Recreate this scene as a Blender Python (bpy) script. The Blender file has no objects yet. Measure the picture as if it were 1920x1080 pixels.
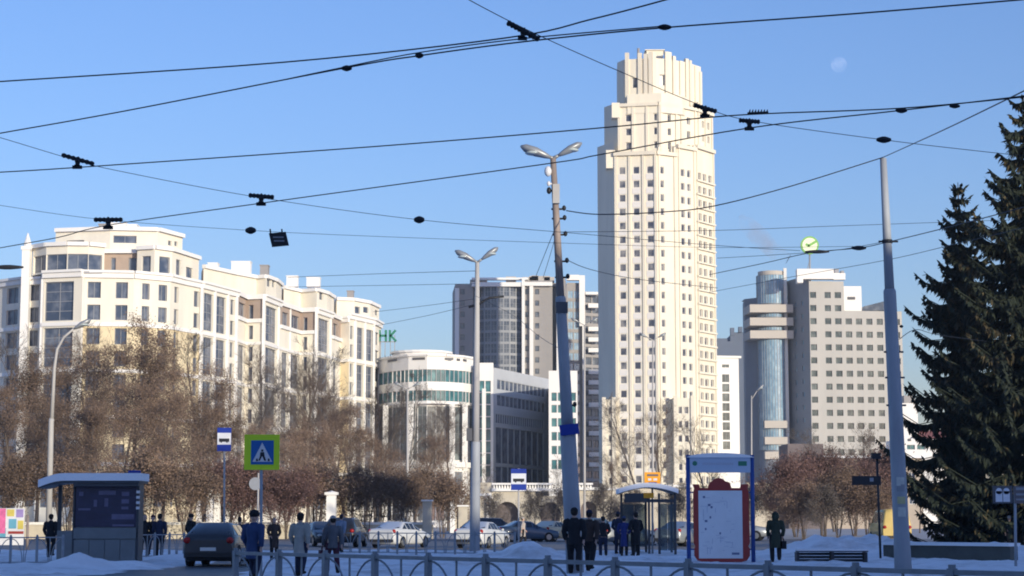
import bpy, bmesh, math, random
from mathutils import Vector, Matrix, Euler
from math import radians, sin, cos, tan, pi, atan2, sqrt

# ------------------------------------------------------------ camera, sky, sun
SC = bpy.context.scene
COL = SC.collection
F = 3600.0                      # focal length in pixels of the 1920 px wide photograph
HZ = 972.0                      # row of the horizon
CAMZ = 1.6
TH = math.atan((HZ - 540.0) / F)  # upward pitch
cam_d = bpy.data.cameras.new('camera')
cam_d.sensor_width = 36.0
cam_d.lens = 36.0 * F / 1920.0
cam_d.clip_start = 0.1
cam_d.clip_end = 30000
cam = bpy.data.objects.new('camera', cam_d)
COL.objects.link(cam)
cam.location = (0, 0, CAMZ)
cam.rotation_euler = (radians(90) + TH, 0, 0)
SC.camera = cam

SUN_EL = radians(9.5)
SUN_AZ = radians(145.0)         # clockwise from +Y: behind the viewer, to the right
world = bpy.data.worlds.new('World')
SC.world = world
world.use_nodes = True
wn = world.node_tree.nodes
wl = world.node_tree.links
bgn = wn['Background']
sky = wn.new('ShaderNodeTexSky')
sky.sky_type = 'NISHITA'
sky.sun_disc = False
sky.sun_elevation = SUN_EL
sky.sun_rotation = SUN_AZ
sky.altitude = 250
sky.air_density = 1.3
sky.dust_density = 0.6
sky.ozone_density = 5.0
wb = wn.new('ShaderNodeMix')              # white balance of the sky light
wb.data_type = 'RGBA'
wb.blend_type = 'MULTIPLY'
wb.inputs[0].default_value = 1.0
wb.inputs[7].default_value = (1.19, 1.01, 1.23, 1)
wl.new(sky.outputs[0], wb.inputs[6])
wl.new(wb.outputs[2], bgn.inputs['Color'])
bgn.inputs['Strength'].default_value = 0.15

sun_d = bpy.data.lights.new('sun', 'SUN')
sun_d.energy = 3.6
sun_d.angle = radians(0.5)
sun_d.color = (1.0, 0.905, 0.71)
sun = bpy.data.objects.new('sun', sun_d)
COL.objects.link(sun)
TOSUN = Vector((sin(SUN_AZ) * cos(SUN_EL), cos(SUN_AZ) * cos(SUN_EL), sin(SUN_EL)))
sun.rotation_euler = TOSUN.to_track_quat('Z', 'Y').to_euler()
sun.location = (60, -60, 60)

SC.view_settings.view_transform = 'Standard'
SC.view_settings.look = 'None'
SC.view_settings.gamma = 1.0
SC.view_settings.exposure = 0.35
SC.cycles.filter_width = 1.9
SC.cycles.use_denoising = True
SC.cycles.max_bounces = 6
SC.cycles.transparent_max_bounces = 12

# ------------------------------------------------------------ measuring helpers
CT, ST = cos(TH), sin(TH)

def _f(py):
    return CT - (540.0 - py) / F * ST

def Z(py, D):
    v = (540.0 - py) / F
    return CAMZ + D * (ST + v * CT) / _f(py)

def XX(px, D, py=850.0):
    return (px - 960.0) / F * D / _f(py)

def P(px, py, D):
    return Vector((XX(px, D, py), D, Z(py, D)))

def DG(py):                      # depth of a ground point seen at row py
    return CAMZ * F / (py - HZ) if py > HZ else 1e4

def PZ(px, py, z):               # point at height z on the ray through px, py
    D = 10.0
    k = (Z(py, D) - CAMZ) / D
    D = (z - CAMZ) / k
    return P(px, py, D)

rnd = random.Random(7)
# ------------------------------------------------------------ materials
MATS = {}

def mat(name, col, rough=0.7, var=0.12, scale=1.5, metal=0.0, bump=0.0, bscale=30.0, spec=0.35, objvar=0.0, emit=0.0, streak=0.0, coat=0.0):
    if name in MATS:
        return MATS[name]
    m = bpy.data.materials.new(name)
    m.use_nodes = True
    nt = m.node_tree
    N, L = nt.nodes, nt.links
    b = N['Principled BSDF']
    b.inputs['Roughness'].default_value = rough
    b.inputs['Metallic'].default_value = metal
    b.inputs['Specular IOR Level'].default_value = spec
    if coat:
        b.inputs['Coat Weight'].default_value = coat
        b.inputs['Coat Roughness'].default_value = 0.05
    tc = N.new('ShaderNodeTexCoord')
    nz = N.new('ShaderNodeTexNoise')
    nz.inputs['Scale'].default_value = scale
    nz.inputs['Detail'].default_value = 6
    nz.inputs['Roughness'].default_value = 0.65
    src = tc.outputs['Object']
    if streak:
        mp = N.new('ShaderNodeMapping')
        mp.inputs['Scale'].default_value = (1, 1, streak)
        L.new(src, mp.inputs['Vector'])
        src = mp.outputs['Vector']
    L.new(src, nz.inputs['Vector'])
    cr = N.new('ShaderNodeValToRGB')
    cr.color_ramp.elements[0].position = 0.3
    cr.color_ramp.elements[1].position = 0.7
    c0 = [max(0, c * (1 - var)) for c in col]
    c1 = [min(1, c * (1 + var * 0.6)) for c in col]
    cr.color_ramp.elements[0].color = (*c0, 1)
    cr.color_ramp.elements[1].color = (*c1, 1)
    L.new(nz.outputs['Fac'], cr.inputs['Fac'])
    out = cr.outputs['Color']
    if objvar:
        oi = N.new('ShaderNodeObjectInfo')
        mr = N.new('ShaderNodeMapRange')
        mr.inputs['To Min'].default_value = 1 - objvar
        mr.inputs['To Max'].default_value = 1 + objvar
        L.new(oi.outputs['Random'], mr.inputs['Value'])
        mx = N.new('ShaderNodeVectorMath')
        mx.operation = 'SCALE'
        L.new(out, mx.inputs[0])
        L.new(mr.outputs['Result'], mx.inputs['Scale'])
        out = mx.outputs[0]
    L.new(out, b.inputs['Base Color'])
    if emit:
        L.new(out, b.inputs['Emission Color'])
        b.inputs['Emission Strength'].default_value = emit
    if bump:
        n2 = N.new('ShaderNodeTexNoise')
        n2.inputs['Scale'].default_value = bscale
        n2.inputs['Detail'].default_value = 5
        L.new(tc.outputs['Object'], n2.inputs['Vector'])
        bp = N.new('ShaderNodeBump')
        bp.inputs['Strength'].default_value = bump
        bp.inputs['Distance'].default_value = 0.05
        L.new(n2.outputs['Fac'], bp.inputs['Height'])
        L.new(bp.outputs['Normal'], b.inputs['Normal'])
    MATS[name] = m
    return m

def glassmat(name, dark, light, rough=0.06, spec=0.5, tint=1.0):
    """opaque window glass, dark inside, curtains differing from pane to pane"""
    m = bpy.data.materials.new(name)
    m.use_nodes = True
    N, L = m.node_tree.nodes, m.node_tree.links
    b = N['Principled BSDF']
    b.inputs['Roughness'].default_value = rough
    b.inputs['Specular IOR Level'].default_value = spec
    oi = N.new('ShaderNodeObjectInfo')
    tc = N.new('ShaderNodeTexCoord')
    nz = N.new('ShaderNodeTexNoise')
    nz.inputs['Scale'].default_value = 0.55
    nz.inputs['Detail'].default_value = 3
    ad = N.new('ShaderNodeVectorMath')
    ad.operation = 'ADD'
    sc = N.new('ShaderNodeVectorMath')
    sc.operation = 'SCALE'
    cx = N.new('ShaderNodeCombineXYZ')
    for i in range(3):
        L.new(oi.outputs['Random'], cx.inputs[i])
    L.new(cx.outputs[0], sc.inputs[0])
    sc.inputs['Scale'].default_value = 91.0
    L.new(tc.outputs['Object'], ad.inputs[0])
    L.new(sc.outputs[0], ad.inputs[1])
    L.new(ad.outputs[0], nz.inputs['Vector'])
    cr = N.new('ShaderNodeValToRGB')
    cr.color_ramp.elements[0].position = 0.42
    cr.color_ramp.elements[1].position = 0.72
    cr.color_ramp.elements[0].color = (*dark, 1)
    cr.color_ramp.elements[1].color = (*light, 1)
    L.new(nz.outputs['Fac'], cr.inputs['Fac'])
    L.new(cr.outputs['Color'], b.inputs['Base Color'])
    MATS[name] = m
    return m

M = MATS
mat('cream_wall', (0.81, 0.76, 0.65), 0.85, 0.10, 0.35, streak=0.15)
mat('white_wall', (0.82, 0.80, 0.77), 0.8, 0.05, 0.2, streak=0.2)
mat('yellow_wall', (0.76, 0.64, 0.42), 0.85, 0.06, 0.2)
mat('brown_wall', (0.42, 0.33, 0.27), 0.85, 0.12, 0.5)
mat('trim_white', (0.85, 0.83, 0.80), 0.75, 0.04, 0.4)
mat('tower_wall', (0.79, 0.735, 0.61), 0.8, 0.10, 0.3, streak=0.12)
mat('tower_rib', (0.76, 0.70, 0.58), 0.8, 0.10, 0.3, streak=0.12)
mat('tower_spandrel', (0.74, 0.715, 0.69), 0.8, 0.05, 0.2)
mat('grey_wall', (0.33, 0.31, 0.30), 0.75, 0.08, 0.2, streak=0.2)
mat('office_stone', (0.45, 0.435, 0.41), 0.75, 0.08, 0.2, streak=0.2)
mat('wing_shade_grey', (0.50, 0.52, 0.55), 0.6, 0.10, 0.2)  # pale facade, toned grey-blue to carry part of its shade
mat('office_shade', (0.22, 0.24, 0.285), 0.6, 0.10, 0.2)  # darker, bluer office stone: shade of the side put into the colour
mat('far_wall', (0.13, 0.16, 0.22), 0.85, 0.1, 0.1)
mat('beam_grey', (0.50, 0.46, 0.42), 0.7, 0.06, 0.3)
mat('roof_grey', (0.33, 0.33, 0.35), 0.8, 0.15, 0.5)
mat('frame_white', (0.70, 0.69, 0.68), 0.5, 0.03)
mat('frame_dark', (0.10, 0.10, 0.11), 0.5, 0.05)
mat('frame_grey', (0.30, 0.31, 0.33), 0.5, 0.05)
glassmat('glass_house', (0.05, 0.07, 0.12), (0.19, 0.21, 0.26), 0.08, 0.6)  # bluish base colour stands in for the reflected sky
glassmat('glass_tower', (0.055, 0.06, 0.09), (0.30, 0.29, 0.29), 0.1, 0.5)
glassmat('glass_teal', (0.03, 0.12, 0.14), (0.10, 0.28, 0.30), 0.05, 0.8)
glassmat('glass_dark', (0.075, 0.09, 0.12), (0.22, 0.23, 0.25), 0.06, 0.6)
glassmat('glass_office', (0.05, 0.07, 0.07), (0.17, 0.20, 0.19), 0.1, 0.5)
glassmat('glass_blue', (0.18, 0.31, 0.44), (0.36, 0.52, 0.62), 0.05, 0.9)

# ------------------------------------------------------------ mesh builder
WL = {}

def tag(o, label=None, cat=None, group=None, kind=None):
    if label: o['label'] = label
    if cat: o['category'] = cat
    if group: o['group'] = group
    if kind: o['kind'] = kind
    return o

def root(name, loc, label, cat, group=None):
    o = bpy.data.objects.new(name, None)
    o.empty_display_size = 0.3
    COL.objects.link(o)
    o.location = loc
    WL[o] = Vector(loc)
    return tag(o, label, cat, group)

def add(name, me, parent=None, loc=None, rot=None, world=True):
    """link a mesh as an object; loc is a world position when parent roots are unrotated"""
    o = bpy.data.objects.new(name, me)
    COL.objects.link(o)
    base = WL.get(parent, Vector((0, 0, 0))) if parent else Vector((0, 0, 0))
    if parent: o.parent = parent
    L = Vector(loc) if loc is not None else Vector(base)
    if world:
        o.location = L - base
        WL[o] = L
    else:
        o.location = loc if loc is not None else (0, 0, 0)
        WL[o] = Vector((0, 0, 0))
    if rot is not None: o.rotation_euler = rot
    return o

class MB:
    def __init__(s):
        s.v = []; s.f = []; s.m = []; s.sm = []
    def face(s, pts, m=0, smooth=False):
        i = len(s.v)
        s.v += [tuple(p) for p in pts]
        s.f.append(tuple(range(i, i + len(pts)))); s.m.append(m); s.sm.append(smooth)
    def box(s, x0, x1, y0, y1, z0, z1, m=0):
        i = len(s.v)
        s.v += [(x0, y0, z0), (x1, y0, z0), (x1, y1, z0), (x0, y1, z0), (x0, y0, z1), (x1, y0, z1), (x1, y1, z1), (x0, y1, z1)]
        for q in ((0, 3, 2, 1), (4, 5, 6, 7), (0, 1, 5, 4), (1, 2, 6, 5), (2, 3, 7, 6), (3, 0, 4, 7)):
            s.f.append(tuple(i + k for k in q)); s.m.append(m); s.sm.append(False)
        return s
    def obox(s, c, ax, ay, az, m=0):
        """box with centre c and half-axis vectors"""
        c, ax, ay, az = Vector(c), Vector(ax), Vector(ay), Vector(az)
        i = len(s.v)
        for sz in (-1, 1):
            for sx, sy in ((-1, -1), (1, -1), (1, 1), (-1, 1)):
                s.v.append(tuple(c + ax * sx + ay * sy + az * sz))
        for q in ((0, 3, 2, 1), (4, 5, 6, 7), (0, 1, 5, 4), (1, 2, 6, 5), (2, 3, 7, 6), (3, 0, 4, 7)):
            s.f.append(tuple(i + k for k in q)); s.m.append(m); s.sm.append(False)
        return s
    def wallbox(s, p0, p1, z0, z1, out, inn=0.0, m=0):
        """box standing on the plan line p0-p1 (left to right seen from outside), proud by out"""
        p0, p1 = Vector(p0[:2]), Vector(p1[:2])
        d = (p1 - p0).normalized()
        n = Vector((d.y, -d.x))
        a, b, c, e = p0 + n * out, p1 + n * out, p1 - n * inn, p0 - n * inn
        s.prism([a, b, c, e], z0, z1, m)
        return s
    def prism(s, poly, z0, z1, m=0, top=True, bottom=False, smooth=False):
        i = len(s.v); n = len(poly)
        s.v += [(p[0], p[1], z0) for p in poly] + [(p[0], p[1], z1) for p in poly]
        for k in range(n):
            j = (k + 1) % n
            s.f.append((i + k, i + j, i + n + j, i + n + k)); s.m.append(m); s.sm.append(smooth)
        if top:
            s.f.append(tuple(i + n + k for k in range(n))); s.m.append(m); s.sm.append(False)
        if bottom:
            s.f.append(tuple(i + n - 1 - k for k in range(n))); s.m.append(m); s.sm.append(False)
        return s
    def tube(s, pts, rad, n=8, m=0, smooth=True, caps=True, flat=1.0):
        pts = [Vector(p) for p in pts]
        if not isinstance(rad, (list, tuple)): rad = [rad] * len(pts)
        base = len(s.v)
        up = Vector((0, 0, 1))
        prev = None
        for k, p in enumerate(pts):
            d = pts[min(k + 1, len(pts) - 1)] - pts[max(k - 1, 0)]
            if d.length < 1e-9: d = Vector((0, 0, 1))
            d.normalize()
            if prev is None:
                a = d.cross(up)
                if a.length < 1e-3: a = d.cross(Vector((1, 0, 0)))
            else:
                a = prev - d * prev.dot(d)
                if a.length < 1e-6: a = d.cross(up)
            a.normalize(); prev = a
            b = d.cross(a)
            for q in range(n):
                t = 2 * pi * q / n
                s.v.append(tuple(p + (a * cos(t) + b * sin(t) * flat) * rad[k]))
        for k in range(len(pts) - 1):
            for q in range(n):
                r = (q + 1) % n
                s.f.append((base + k * n + q, base + k * n + r, base + (k + 1) * n + r, base + (k + 1) * n + q)); s.m.append(m); s.sm.append(smooth)
        if caps:
            s.f.append(tuple(base + n - 1 - q for q in range(n))); s.m.append(m); s.sm.append(False)
            e = base + (len(pts) - 1) * n
            s.f.append(tuple(e + q for q in range(n))); s.m.append(m); s.sm.append(False)
        return s
    def ell(s, c, r, nu=10, nv=7, m=0, rot=None):
        c = Vector(c); base = len(s.v)
        R = rot if rot is not None else Matrix.Identity(3)
        for i in range(1, nv):
            ph = pi * i / nv
            for j in range(nu):
                t = 2 * pi * j / nu
                s.v.append(tuple(c + R @ Vector((r[0] * sin(ph) * cos(t), r[1] * sin(ph) * sin(t), r[2] * cos(ph)))))
        top = len(s.v); s.v.append(tuple(c + R @ Vector((0, 0, r[2]))))
        bot = len(s.v); s.v.append(tuple(c - R @ Vector((0, 0, r[2]))))
        for i in range(nv - 2):
            for j in range(nu):
                k = (j + 1) % nu
                s.f.append((base + i * nu + j, base + (i + 1) * nu + j, base + (i + 1) * nu + k, base + i * nu + k)); s.m.append(m); s.sm.append(True)
        for j in range(nu):
            k = (j + 1) % nu
            s.f.append((top, base + j, base + k)); s.m.append(m); s.sm.append(True)
            e = base + (nv - 2) * nu
            s.f.append((bot, e + k, e + j)); s.m.append(m); s.sm.append(True)
        return s
    def mesh(s, name, mats, off=None):
        me = bpy.data.meshes.new(name)
        v = s.v
        if off is not None:
            ox, oy, oz = off
            v = [(a - ox, b - oy, c - oz) for a, b, c in v]
        me.from_pydata(v, [], s.f)
        if not isinstance(mats, (list, tuple)): mats = [mats]
        for m in mats: me.materials.append(MATS[m] if isinstance(m, str) else m)
        if len(mats) > 1: me.polygons.foreach_set('material_index', s.m)
        me.polygons.foreach_set('use_smooth', s.sm)
        me.update()
        return me
    def build(s, name, mats, parent=None, world=True):
        if world:
            base = WL.get(parent, Vector((0, 0, 0))) if parent else Vector((0, 0, 0))
            return add(name, s.mesh(name, mats, base), parent)
        return add(name, s.mesh(name, mats), parent, world=False)

def facade(mb, p0, p1, z0, z1, ops=(), depth=0.35, m=0):
    """wall p0->p1 (left to right from outside) with recessed openings (u0,u1,v0,v1)"""
    p0, p1 = Vector(p0[:2]), Vector(p1[:2])
    d = p1 - p0; Lw = d.length; d.normalize()
    n = Vector((d.y, -d.x))
    ops = [(max(0.02, a), min(Lw - 0.02, b), max(z0 + 0.02, c), min(z1 - 0.02, e)) for a, b, c, e in ops]
    ops = [o for o in ops if o[1] - o[0] > 0.1 and o[3] - o[2] > 0.1]
    def pt(u, z, o=0.0):
        q = p0 + d * u + n * o
        return (q.x, q.y, z)
    vs = sorted(set([z0, z1] + [o[2] for o in ops] + [o[3] for o in ops]))
    for k in range(len(vs) - 1):
        a, b = vs[k], vs[k + 1]
        if b - a < 1e-5: continue
        mid = (a + b) / 2
        row = sorted([(o[0], o[1]) for o in ops if o[2] < mid < o[3]])
        u = 0.0
        for r in row:
            if r[0] - u > 1e-5: mb.face([pt(u, a), pt(r[0], a), pt(r[0], b), pt(u, b)], m)
            u = max(u, r[1])
        if Lw - u > 1e-5: mb.face([pt(u, a), pt(Lw, a), pt(Lw, b), pt(u, b)], m)
    for u0, u1, a, b in ops:
        dd = -depth
        mb.face([pt(u0, a), pt(u1, a), pt(u1, a, dd), pt(u0, a, dd)], m)
        mb.face([pt(u0, b, dd), pt(u1, b, dd), pt(u1, b), pt(u0, b)], m)
        mb.face([pt(u0, a, dd), pt(u0, b, dd), pt(u0, b), pt(u0, a)], m)
        mb.face([pt(u1, a), pt(u1, b), pt(u1, b, dd), pt(u1, a, dd)], m)
    return ops

WCACHE = {}

def winmesh(w, h, nx, nz, fr, frame, glass):
    key = (round(w, 2), round(h, 2), nx, nz, fr, frame, glass)
    if key in WCACHE: return WCACHE[key]
    mb = MB()
    w2 = w / 2
    mb.face([(-w2, 0, 0), (w2, 0, 0), (w2, 0, h), (-w2, 0, h)], 1)
    t = 0.09
    mb.box(-w2, -w2 + fr, -t, 0.01, 0, h); mb.box(w2 - fr, w2, -t, 0.01, 0, h)
    mb.box(-w2 + fr, w2 - fr, -t, 0.01, 0, fr); mb.box(-w2 + fr, w2 - fr, -t, 0.01, h - fr, h)
    for i in range(1, nx):
        x = -w2 + w * i / nx
        mb.box(x - fr * 0.4, x + fr * 0.4, -t + 0.01, 0.01, fr, h - fr)
    for i in range(1, nz):
        z = h * i / nz
        mb.box(-w2 + fr, w2 - fr, -t + 0.015, 0.01, z - fr * 0.4, z + fr * 0.4)
    me = mb.mesh('window', [frame, glass])
    WCACHE[key] = me
    return me

def windows(parent, p0, p1, ops, depth=0.35, nx=1, nz=1, fr=0.08, frame='frame_white', glass='glass_house', name='window'):
    p0, p1 = Vector(p0[:2]), Vector(p1[:2])
    d = (p1 - p0).normalized(); n = Vector((d.y, -d.x))
    a = atan2(d.y, d.x)
    for u0, u1, v0, v1 in ops:
        c = p0 + d * ((u0 + u1) / 2) - n * (depth - 0.02)
        add(name, winmesh(u1 - u0, v1 - v0, nx, nz, fr, frame, glass), parent, (c.x, c.y, v0), (0, 0, a))

def upx(px, p0, p1, py=700.0):
    """distance along the wall p0-p1 of the point seen in column px"""
    p0, p1 = Vector(p0[:2]), Vector(p1[:2])
    k = (px - 960.0) / F / _f(py)
    d = p1 - p0; L = d.length
    s = (k * p0.y - p0.x) / (d.x - k * d.y)
    return s * L

def cols(p0, p1, pxs, rows, py=700.0):
    """openings from column px pairs and rows (z0,z1)"""
    out = []
    for a, b in pxs:
        u0, u1 = upx(a, p0, p1, py), upx(b, p0, p1, py)
        for r in rows: out.append((u0, u1, r[0], r[1]))
    return out

def pp(px, D, py=700.0):
    return Vector((XX(px, D, py), D))

# ------------------------------------------------------------ ground, road, snow
mat('snow', (0.88, 0.885, 0.90), 0.75, 0.16, 0.7, bump=0.9, bscale=3.0, spec=0.3)
sn = MATS['snow']
_N, _L = sn.node_tree.nodes, sn.node_tree.links
_b = _N['Principled BSDF']; _src = _b.inputs['Base Color'].links[0].from_socket
_tc = [n for n in _N if n.type == 'TEX_COORD'][0]
_n2 = _N.new('ShaderNodeTexNoise'); _n2.inputs['Scale'].default_value = 0.33; _n2.inputs['Detail'].default_value = 9; _n2.inputs['Roughness'].default_value = .7
_cr = _N.new('ShaderNodeValToRGB'); _cr.color_ramp.elements[0].position = .5; _cr.color_ramp.elements[1].position = .68
_mx = _N.new('ShaderNodeMix'); _mx.data_type = 'RGBA'
_L.new(_tc.outputs['Object'], _n2.inputs['Vector']); _L.new(_n2.outputs['Fac'], _cr.inputs['Fac']); _L.new(_cr.outputs['Color'], _mx.inputs[0])
_L.new(_src, _mx.inputs[6]); _mx.inputs[7].default_value = (.52, .50, .49, 1); _L.new(_mx.outputs[2], _b.inputs['Base Color'])   # trodden, gritty patches
mat('snow_cap', (0.88, 0.89, 0.91), 0.8, 0.03, 2.0, bump=0.25, bscale=8.0, spec=0.3)
mat('dirty_snow', (0.48, 0.47, 0.47), 0.8, 0.25, 0.8, bump=0.6, bscale=3.0)
mat('slush_road', (0.20, 0.19, 0.19), 0.6, 0.45, 0.35, bump=0.4, bscale=2.0)
mat('wet_road', (0.07, 0.07, 0.075), 0.5, 0.5, 0.6, bump=0.3, bscale=3.0)

mb = MB()
mb.face([(-4000, -400, 0), (4000, -400, 0), (4000, 9000, 0), (-4000, 9000, 0)])
tag(mb.build('ground', 'dirty_snow'), kind='structure')
mb = MB()
mb.face([(-260, 98, 0.006), (260, 98, 0.006), (260, 150, 0.006), (-260, 150, 0.006)])
tag(mb.build('road', 'slush_road'), kind='structure')

def smooth(a, b, x):
    t = max(0.0, min(1.0, (x - a) / (b - a)))
    return t * t * (3 - 2 * t)

from mathutils import noise as mnoise
HEAPS = []
def heap(px, py_peak, D, rx, ry=None):
    HEAPS.append((XX(px, D, 1000), D, Z(py_peak, D), rx, ry or rx))
heap(985, 1015, 76, 1.05, 1.6)
heap(1000, 1024, 75, 1.3, 1.4)
heap(1030, 1034, 77, 1.5)
heap(930, 1036, 76, 1.8)
heap(150, 1039, 61, 1.1)
heap(60, 1056, 62, 1.3)
heap(20, 1058, 60, 1.4)
heap(230, 1052, 62, 1.3)
heap(330, 1040, 72, 1.6)
heap(400, 1062, 56, 1.0)
heap(1190, 1046, 80, 1.2)
heap(1240, 1040, 84, 1.6)
heap(1330, 1046, 72, 2.0)
heap(1600, 1040, 76, 3.0)
heap(1550, 1007, 88, 2.4, 2.5)
heap(1620, 1006, 90, 3.0, 2.5)
heap(1680, 1016, 88, 3.5, 2.5)
heap(1760, 1020, 87, 3.0, 2.5)
heap(1860, 1020, 86, 3.5, 2.5)
heap(1800, 1030, 78, 3.2)
heap(1760, 1050, 66, 1.7)
heap(1880, 1052, 64, 2.0)
heap(1900, 1034, 76, 3.0)
heap(1520, 1052, 70, 1.4)
heap(700, 1046, 82, 2.4)
heap(790, 1040, 84, 1.6)
def hground(x, y):
    h = 0.02
    v = Vector((x * 0.35, y * 0.2, 0.3))
    h += 0.10 * max(0, mnoise.noise(v) + 0.35)
    h += 0.05 * mnoise.noise(v * 3.1) + 0.11 * abs(mnoise.noise(Vector((x * 1.3, y * 0.8, 5)))) + 0.06 * mnoise.noise(Vector((x * 2.6, y * 1.6, 9)))
    hh = 0.0
    for hx, hy, hz, rx, ry in HEAPS:
        q = ((x - hx) / rx) ** 2 + ((y - hy) / ry) ** 2
        if q < 6: hh = max(hh, hz * math.exp(-q * 1.1) * (1 + 0.3 * mnoise.noise(Vector((x * 1.7, y * 1.7, 2)))))
    h = max(h, hh + 0.3 * h)
    # flattened drive under the parked hatchback and the edges of the sheet
    dx = abs(x - XX(395, 60, 1000) - 0.02 * (y - 60)) 
    wob = 0.9 * mnoise.noise(Vector((x * .8, y * .8, 4)))
    k = smooth(1.2, 2.4, dx + wob * .6) if y < 77 else 1
    if y < 62.5: k = min(k, max(smooth(58.5, 61.5, y + wob), smooth(XX(215, 58, 1000) + 1.2, XX(215, 58, 1000) - 1.0, x + wob), smooth(XX(455, 58, 1000) - .3, XX(455, 58, 1000) + 1.0, x + wob)))
    h = h * k
    h *= smooth(96, 92, y)
    return max(0.012, h)
mb = MB()
NX, NY = 320, 190
x0, x1, y0, y1 = -34.0, 34.0, 47.0, 96.5
for j in range(NY + 1):
    for i in range(NX + 1):
        x = x0 + (x1 - x0) * i / NX; y = y0 + (y1 - y0) * j / NY
        mb.v.append((x, y, hground(x, y)))
for j in range(NY):
    for i in range(NX):
        a = j * (NX + 1) + i
        mb.f.append((a, a + 1, a + NX + 2, a + NX + 1)); mb.m.append(0); mb.sm.append(True)
tag(mb.build('snow_field', 'snow'), kind='structure')
mb = MB()
pa = [(100, 50), (490, 50), (490, 62), (462, 78), (350, 78), (342, 66), (300, 63), (100, 61.5)]
mb.face([(XX(a, d, 1000), d, 0.03) for a, d in pa])
tag(mb.build('driveway', 'wet_road'), kind='structure')
def gz(x, y):
    return hground(x, y) if (47 < y < 96.5 and abs(x) < 34) else 0.0

# ------------------------------------------------------------ the long block behind the viewpoint that shades the square
bb = root('apartment_block', (70, -20, 0), 'long plain grey block standing behind the viewpoint, out of the picture', 'building')
mb = MB(); r0 = []
for k in range(7):
    for i in range(30): r0.append((3 + i * 6.0, 4.6 + i * 6.0, 1.2 + 3.2 * k, 3.0 + 3.2 * k))
# faces the square (north side)
r0 = facade(mb, (160, -18), (-25, -18), 0, 23.0, r0, 0.3)
mb.prism([(-25, -34), (160, -34), (160, -18), (-25, -18)], 23.0, 24.0)
facade(mb, (-25, -34), (160, -34), 0, 23.0)
facade(mb, (160, -34), (160, -18), 0, 23.0)
facade(mb, (-25, -18), (-25, -34), 0, 23.0)
mb.build('wall', 'grey_wall', bb)
mb = MB(); mb.box(-24, 159, -18.4, -18.3, 0.5, 22.5)
mb.build('glazing', 'glass_dark', bb)

# ------------------------------------------------------------ left apartment building
LB = root('apartment_building', (pp(200, 300).x, 300, 0), 'cream stepped apartment building with curved glazed corner behind the bare trees', 'building')
wallC, roofM = MB(), MB()
class Split:
    def __init__(s, name, m): s.name, s.m = name, m
    def wallbox(s, *a): q = MB(); q.wallbox(*a); q.build(s.name, s.m, LB)
    def box(s, *a): q = MB(); q.box(*a); q.build(s.name, s.m, LB)
trimM = Split('string_course', 'trim_white')
zt = Z(531, 288)
PIT = 6.95
rows1 = []      # single storey rows
rows2 = []      # rows of two storeys joined by glass
for k in range(6):
    t = zt - PIT * k
    if t < 3: break
    rows1 += [(t - 2.45, t), (t - 5.75, t - 3.45)]
    rows2 += [(t - 5.9, t)]
ZC = zt + 1.6     # main cornice
ZY = zt - PIT + 0.45   # below this the panels are yellow on some faces
def lseg(a, b, z1, singles=(), doubles=(), yellow=False, brown=None, nx1=2, skip_top=False, trim=True):
    p0, p1 = pp(*a), pp(*b)
    o1 = cols(p0, p1, singles, rows1)
    o2 = cols(p0, p1, doubles, rows2)
    allo = o1 + o2
    wallY, wallB = MB(), MB()
    if yellow:
        up_ = facade(wallC, p0, p1, ZY, z1, [o for o in allo if o[3] > ZY], 0.45)
        lo_ = facade(wallY, p0, p1, 0, ZY, [o for o in allo if o[3] < ZY], 0.45)
    elif brown:
        up_ = facade(wallB, p0, p1, brown, z1, [o for o in allo if o[3] > brown], 0.45)
        lo_ = facade(wallC, p0, p1, 0, brown, [o for o in allo if o[3] < brown], 0.45)
    else:
        up_ = facade(wallC, p0, p1, 0, z1, allo, 0.45); lo_ = []
    al = up_ + lo_
    if wallY.v: wallY.build('yellow_panel_wall', 'yellow_wall', LB)
    if wallB.v: wallB.build('brown_panel_wall', 'brown_wall', LB)
    s1 = [o for o in al if o[3] - o[2] < 3]; s2 = [o for o in al if o[3] - o[2] >= 3]
    windows(LB, p0, p1, s1, 0.45, nx1, 1, 0.09, 'frame_grey')
    windows(LB, p0, p1, s2, 0.45, 2, 4, 0.11, 'frame_grey')
    if trim:
        # string course under every pair of floors
        for k in range(1, 6):
            z = zt - PIT * k + 0.25
            if z > 3: trimM.wallbox(p0, p1, z, z + 0.55, 0.22, 0.1)
        trimM.wallbox(p0, p1, z1 - 1.0, z1 - 0.25, 0.35, 0.2)
        trimM.wallbox(p0, p1, z1 - 0.25, z1 + 0.15, 0.6, 0.4)
    return p0, p1
SEG = []
SEG.append(lseg((-70, 302), (38, 292), ZC - 0.3, [(-40, -15), (8, 30)], [], nx1=2))
SEG.append(lseg((38, 291), (76, 289), ZC - 0.6, [(47, 69)], [], nx1=2))
SEG.append(lseg((76, 287), (150, 285), ZC, [], [(79, 134)]))
SEG.append(lseg((150, 286), (247, 287), ZC, [(160, 185), (213, 236)], [], yellow=True))
SEG.append(lseg((247, 287), (316, 291), ZC, [(263, 277), (294, 310)], [], yellow=True))
SEG.append(lseg((316, 291), (341, 295), ZC, [(324, 332)], [], yellow=True, nx1=1))
SEG.append(lseg((341, 295), (376, 300), ZC, [(361, 371)], [], yellow=True, nx1=1))
SEG.append(lseg((376, 299.5), (443, 312), ZC, [(430, 438)], [(380, 398), (404, 422)], nx1=1))
BR = zt - 2.7
SEG.append(lseg((443, 312), (460, 318), ZC, [], [(446, 458)], brown=BR, trim=False))
SEG.append(lseg((460, 318), (493, 317), ZC, [(464, 473)], [], brown=BR, nx1=1, trim=False))
SEG.append(lseg((493, 317), (524, 327), ZC, [], [(497, 518)], trim=True))
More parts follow.
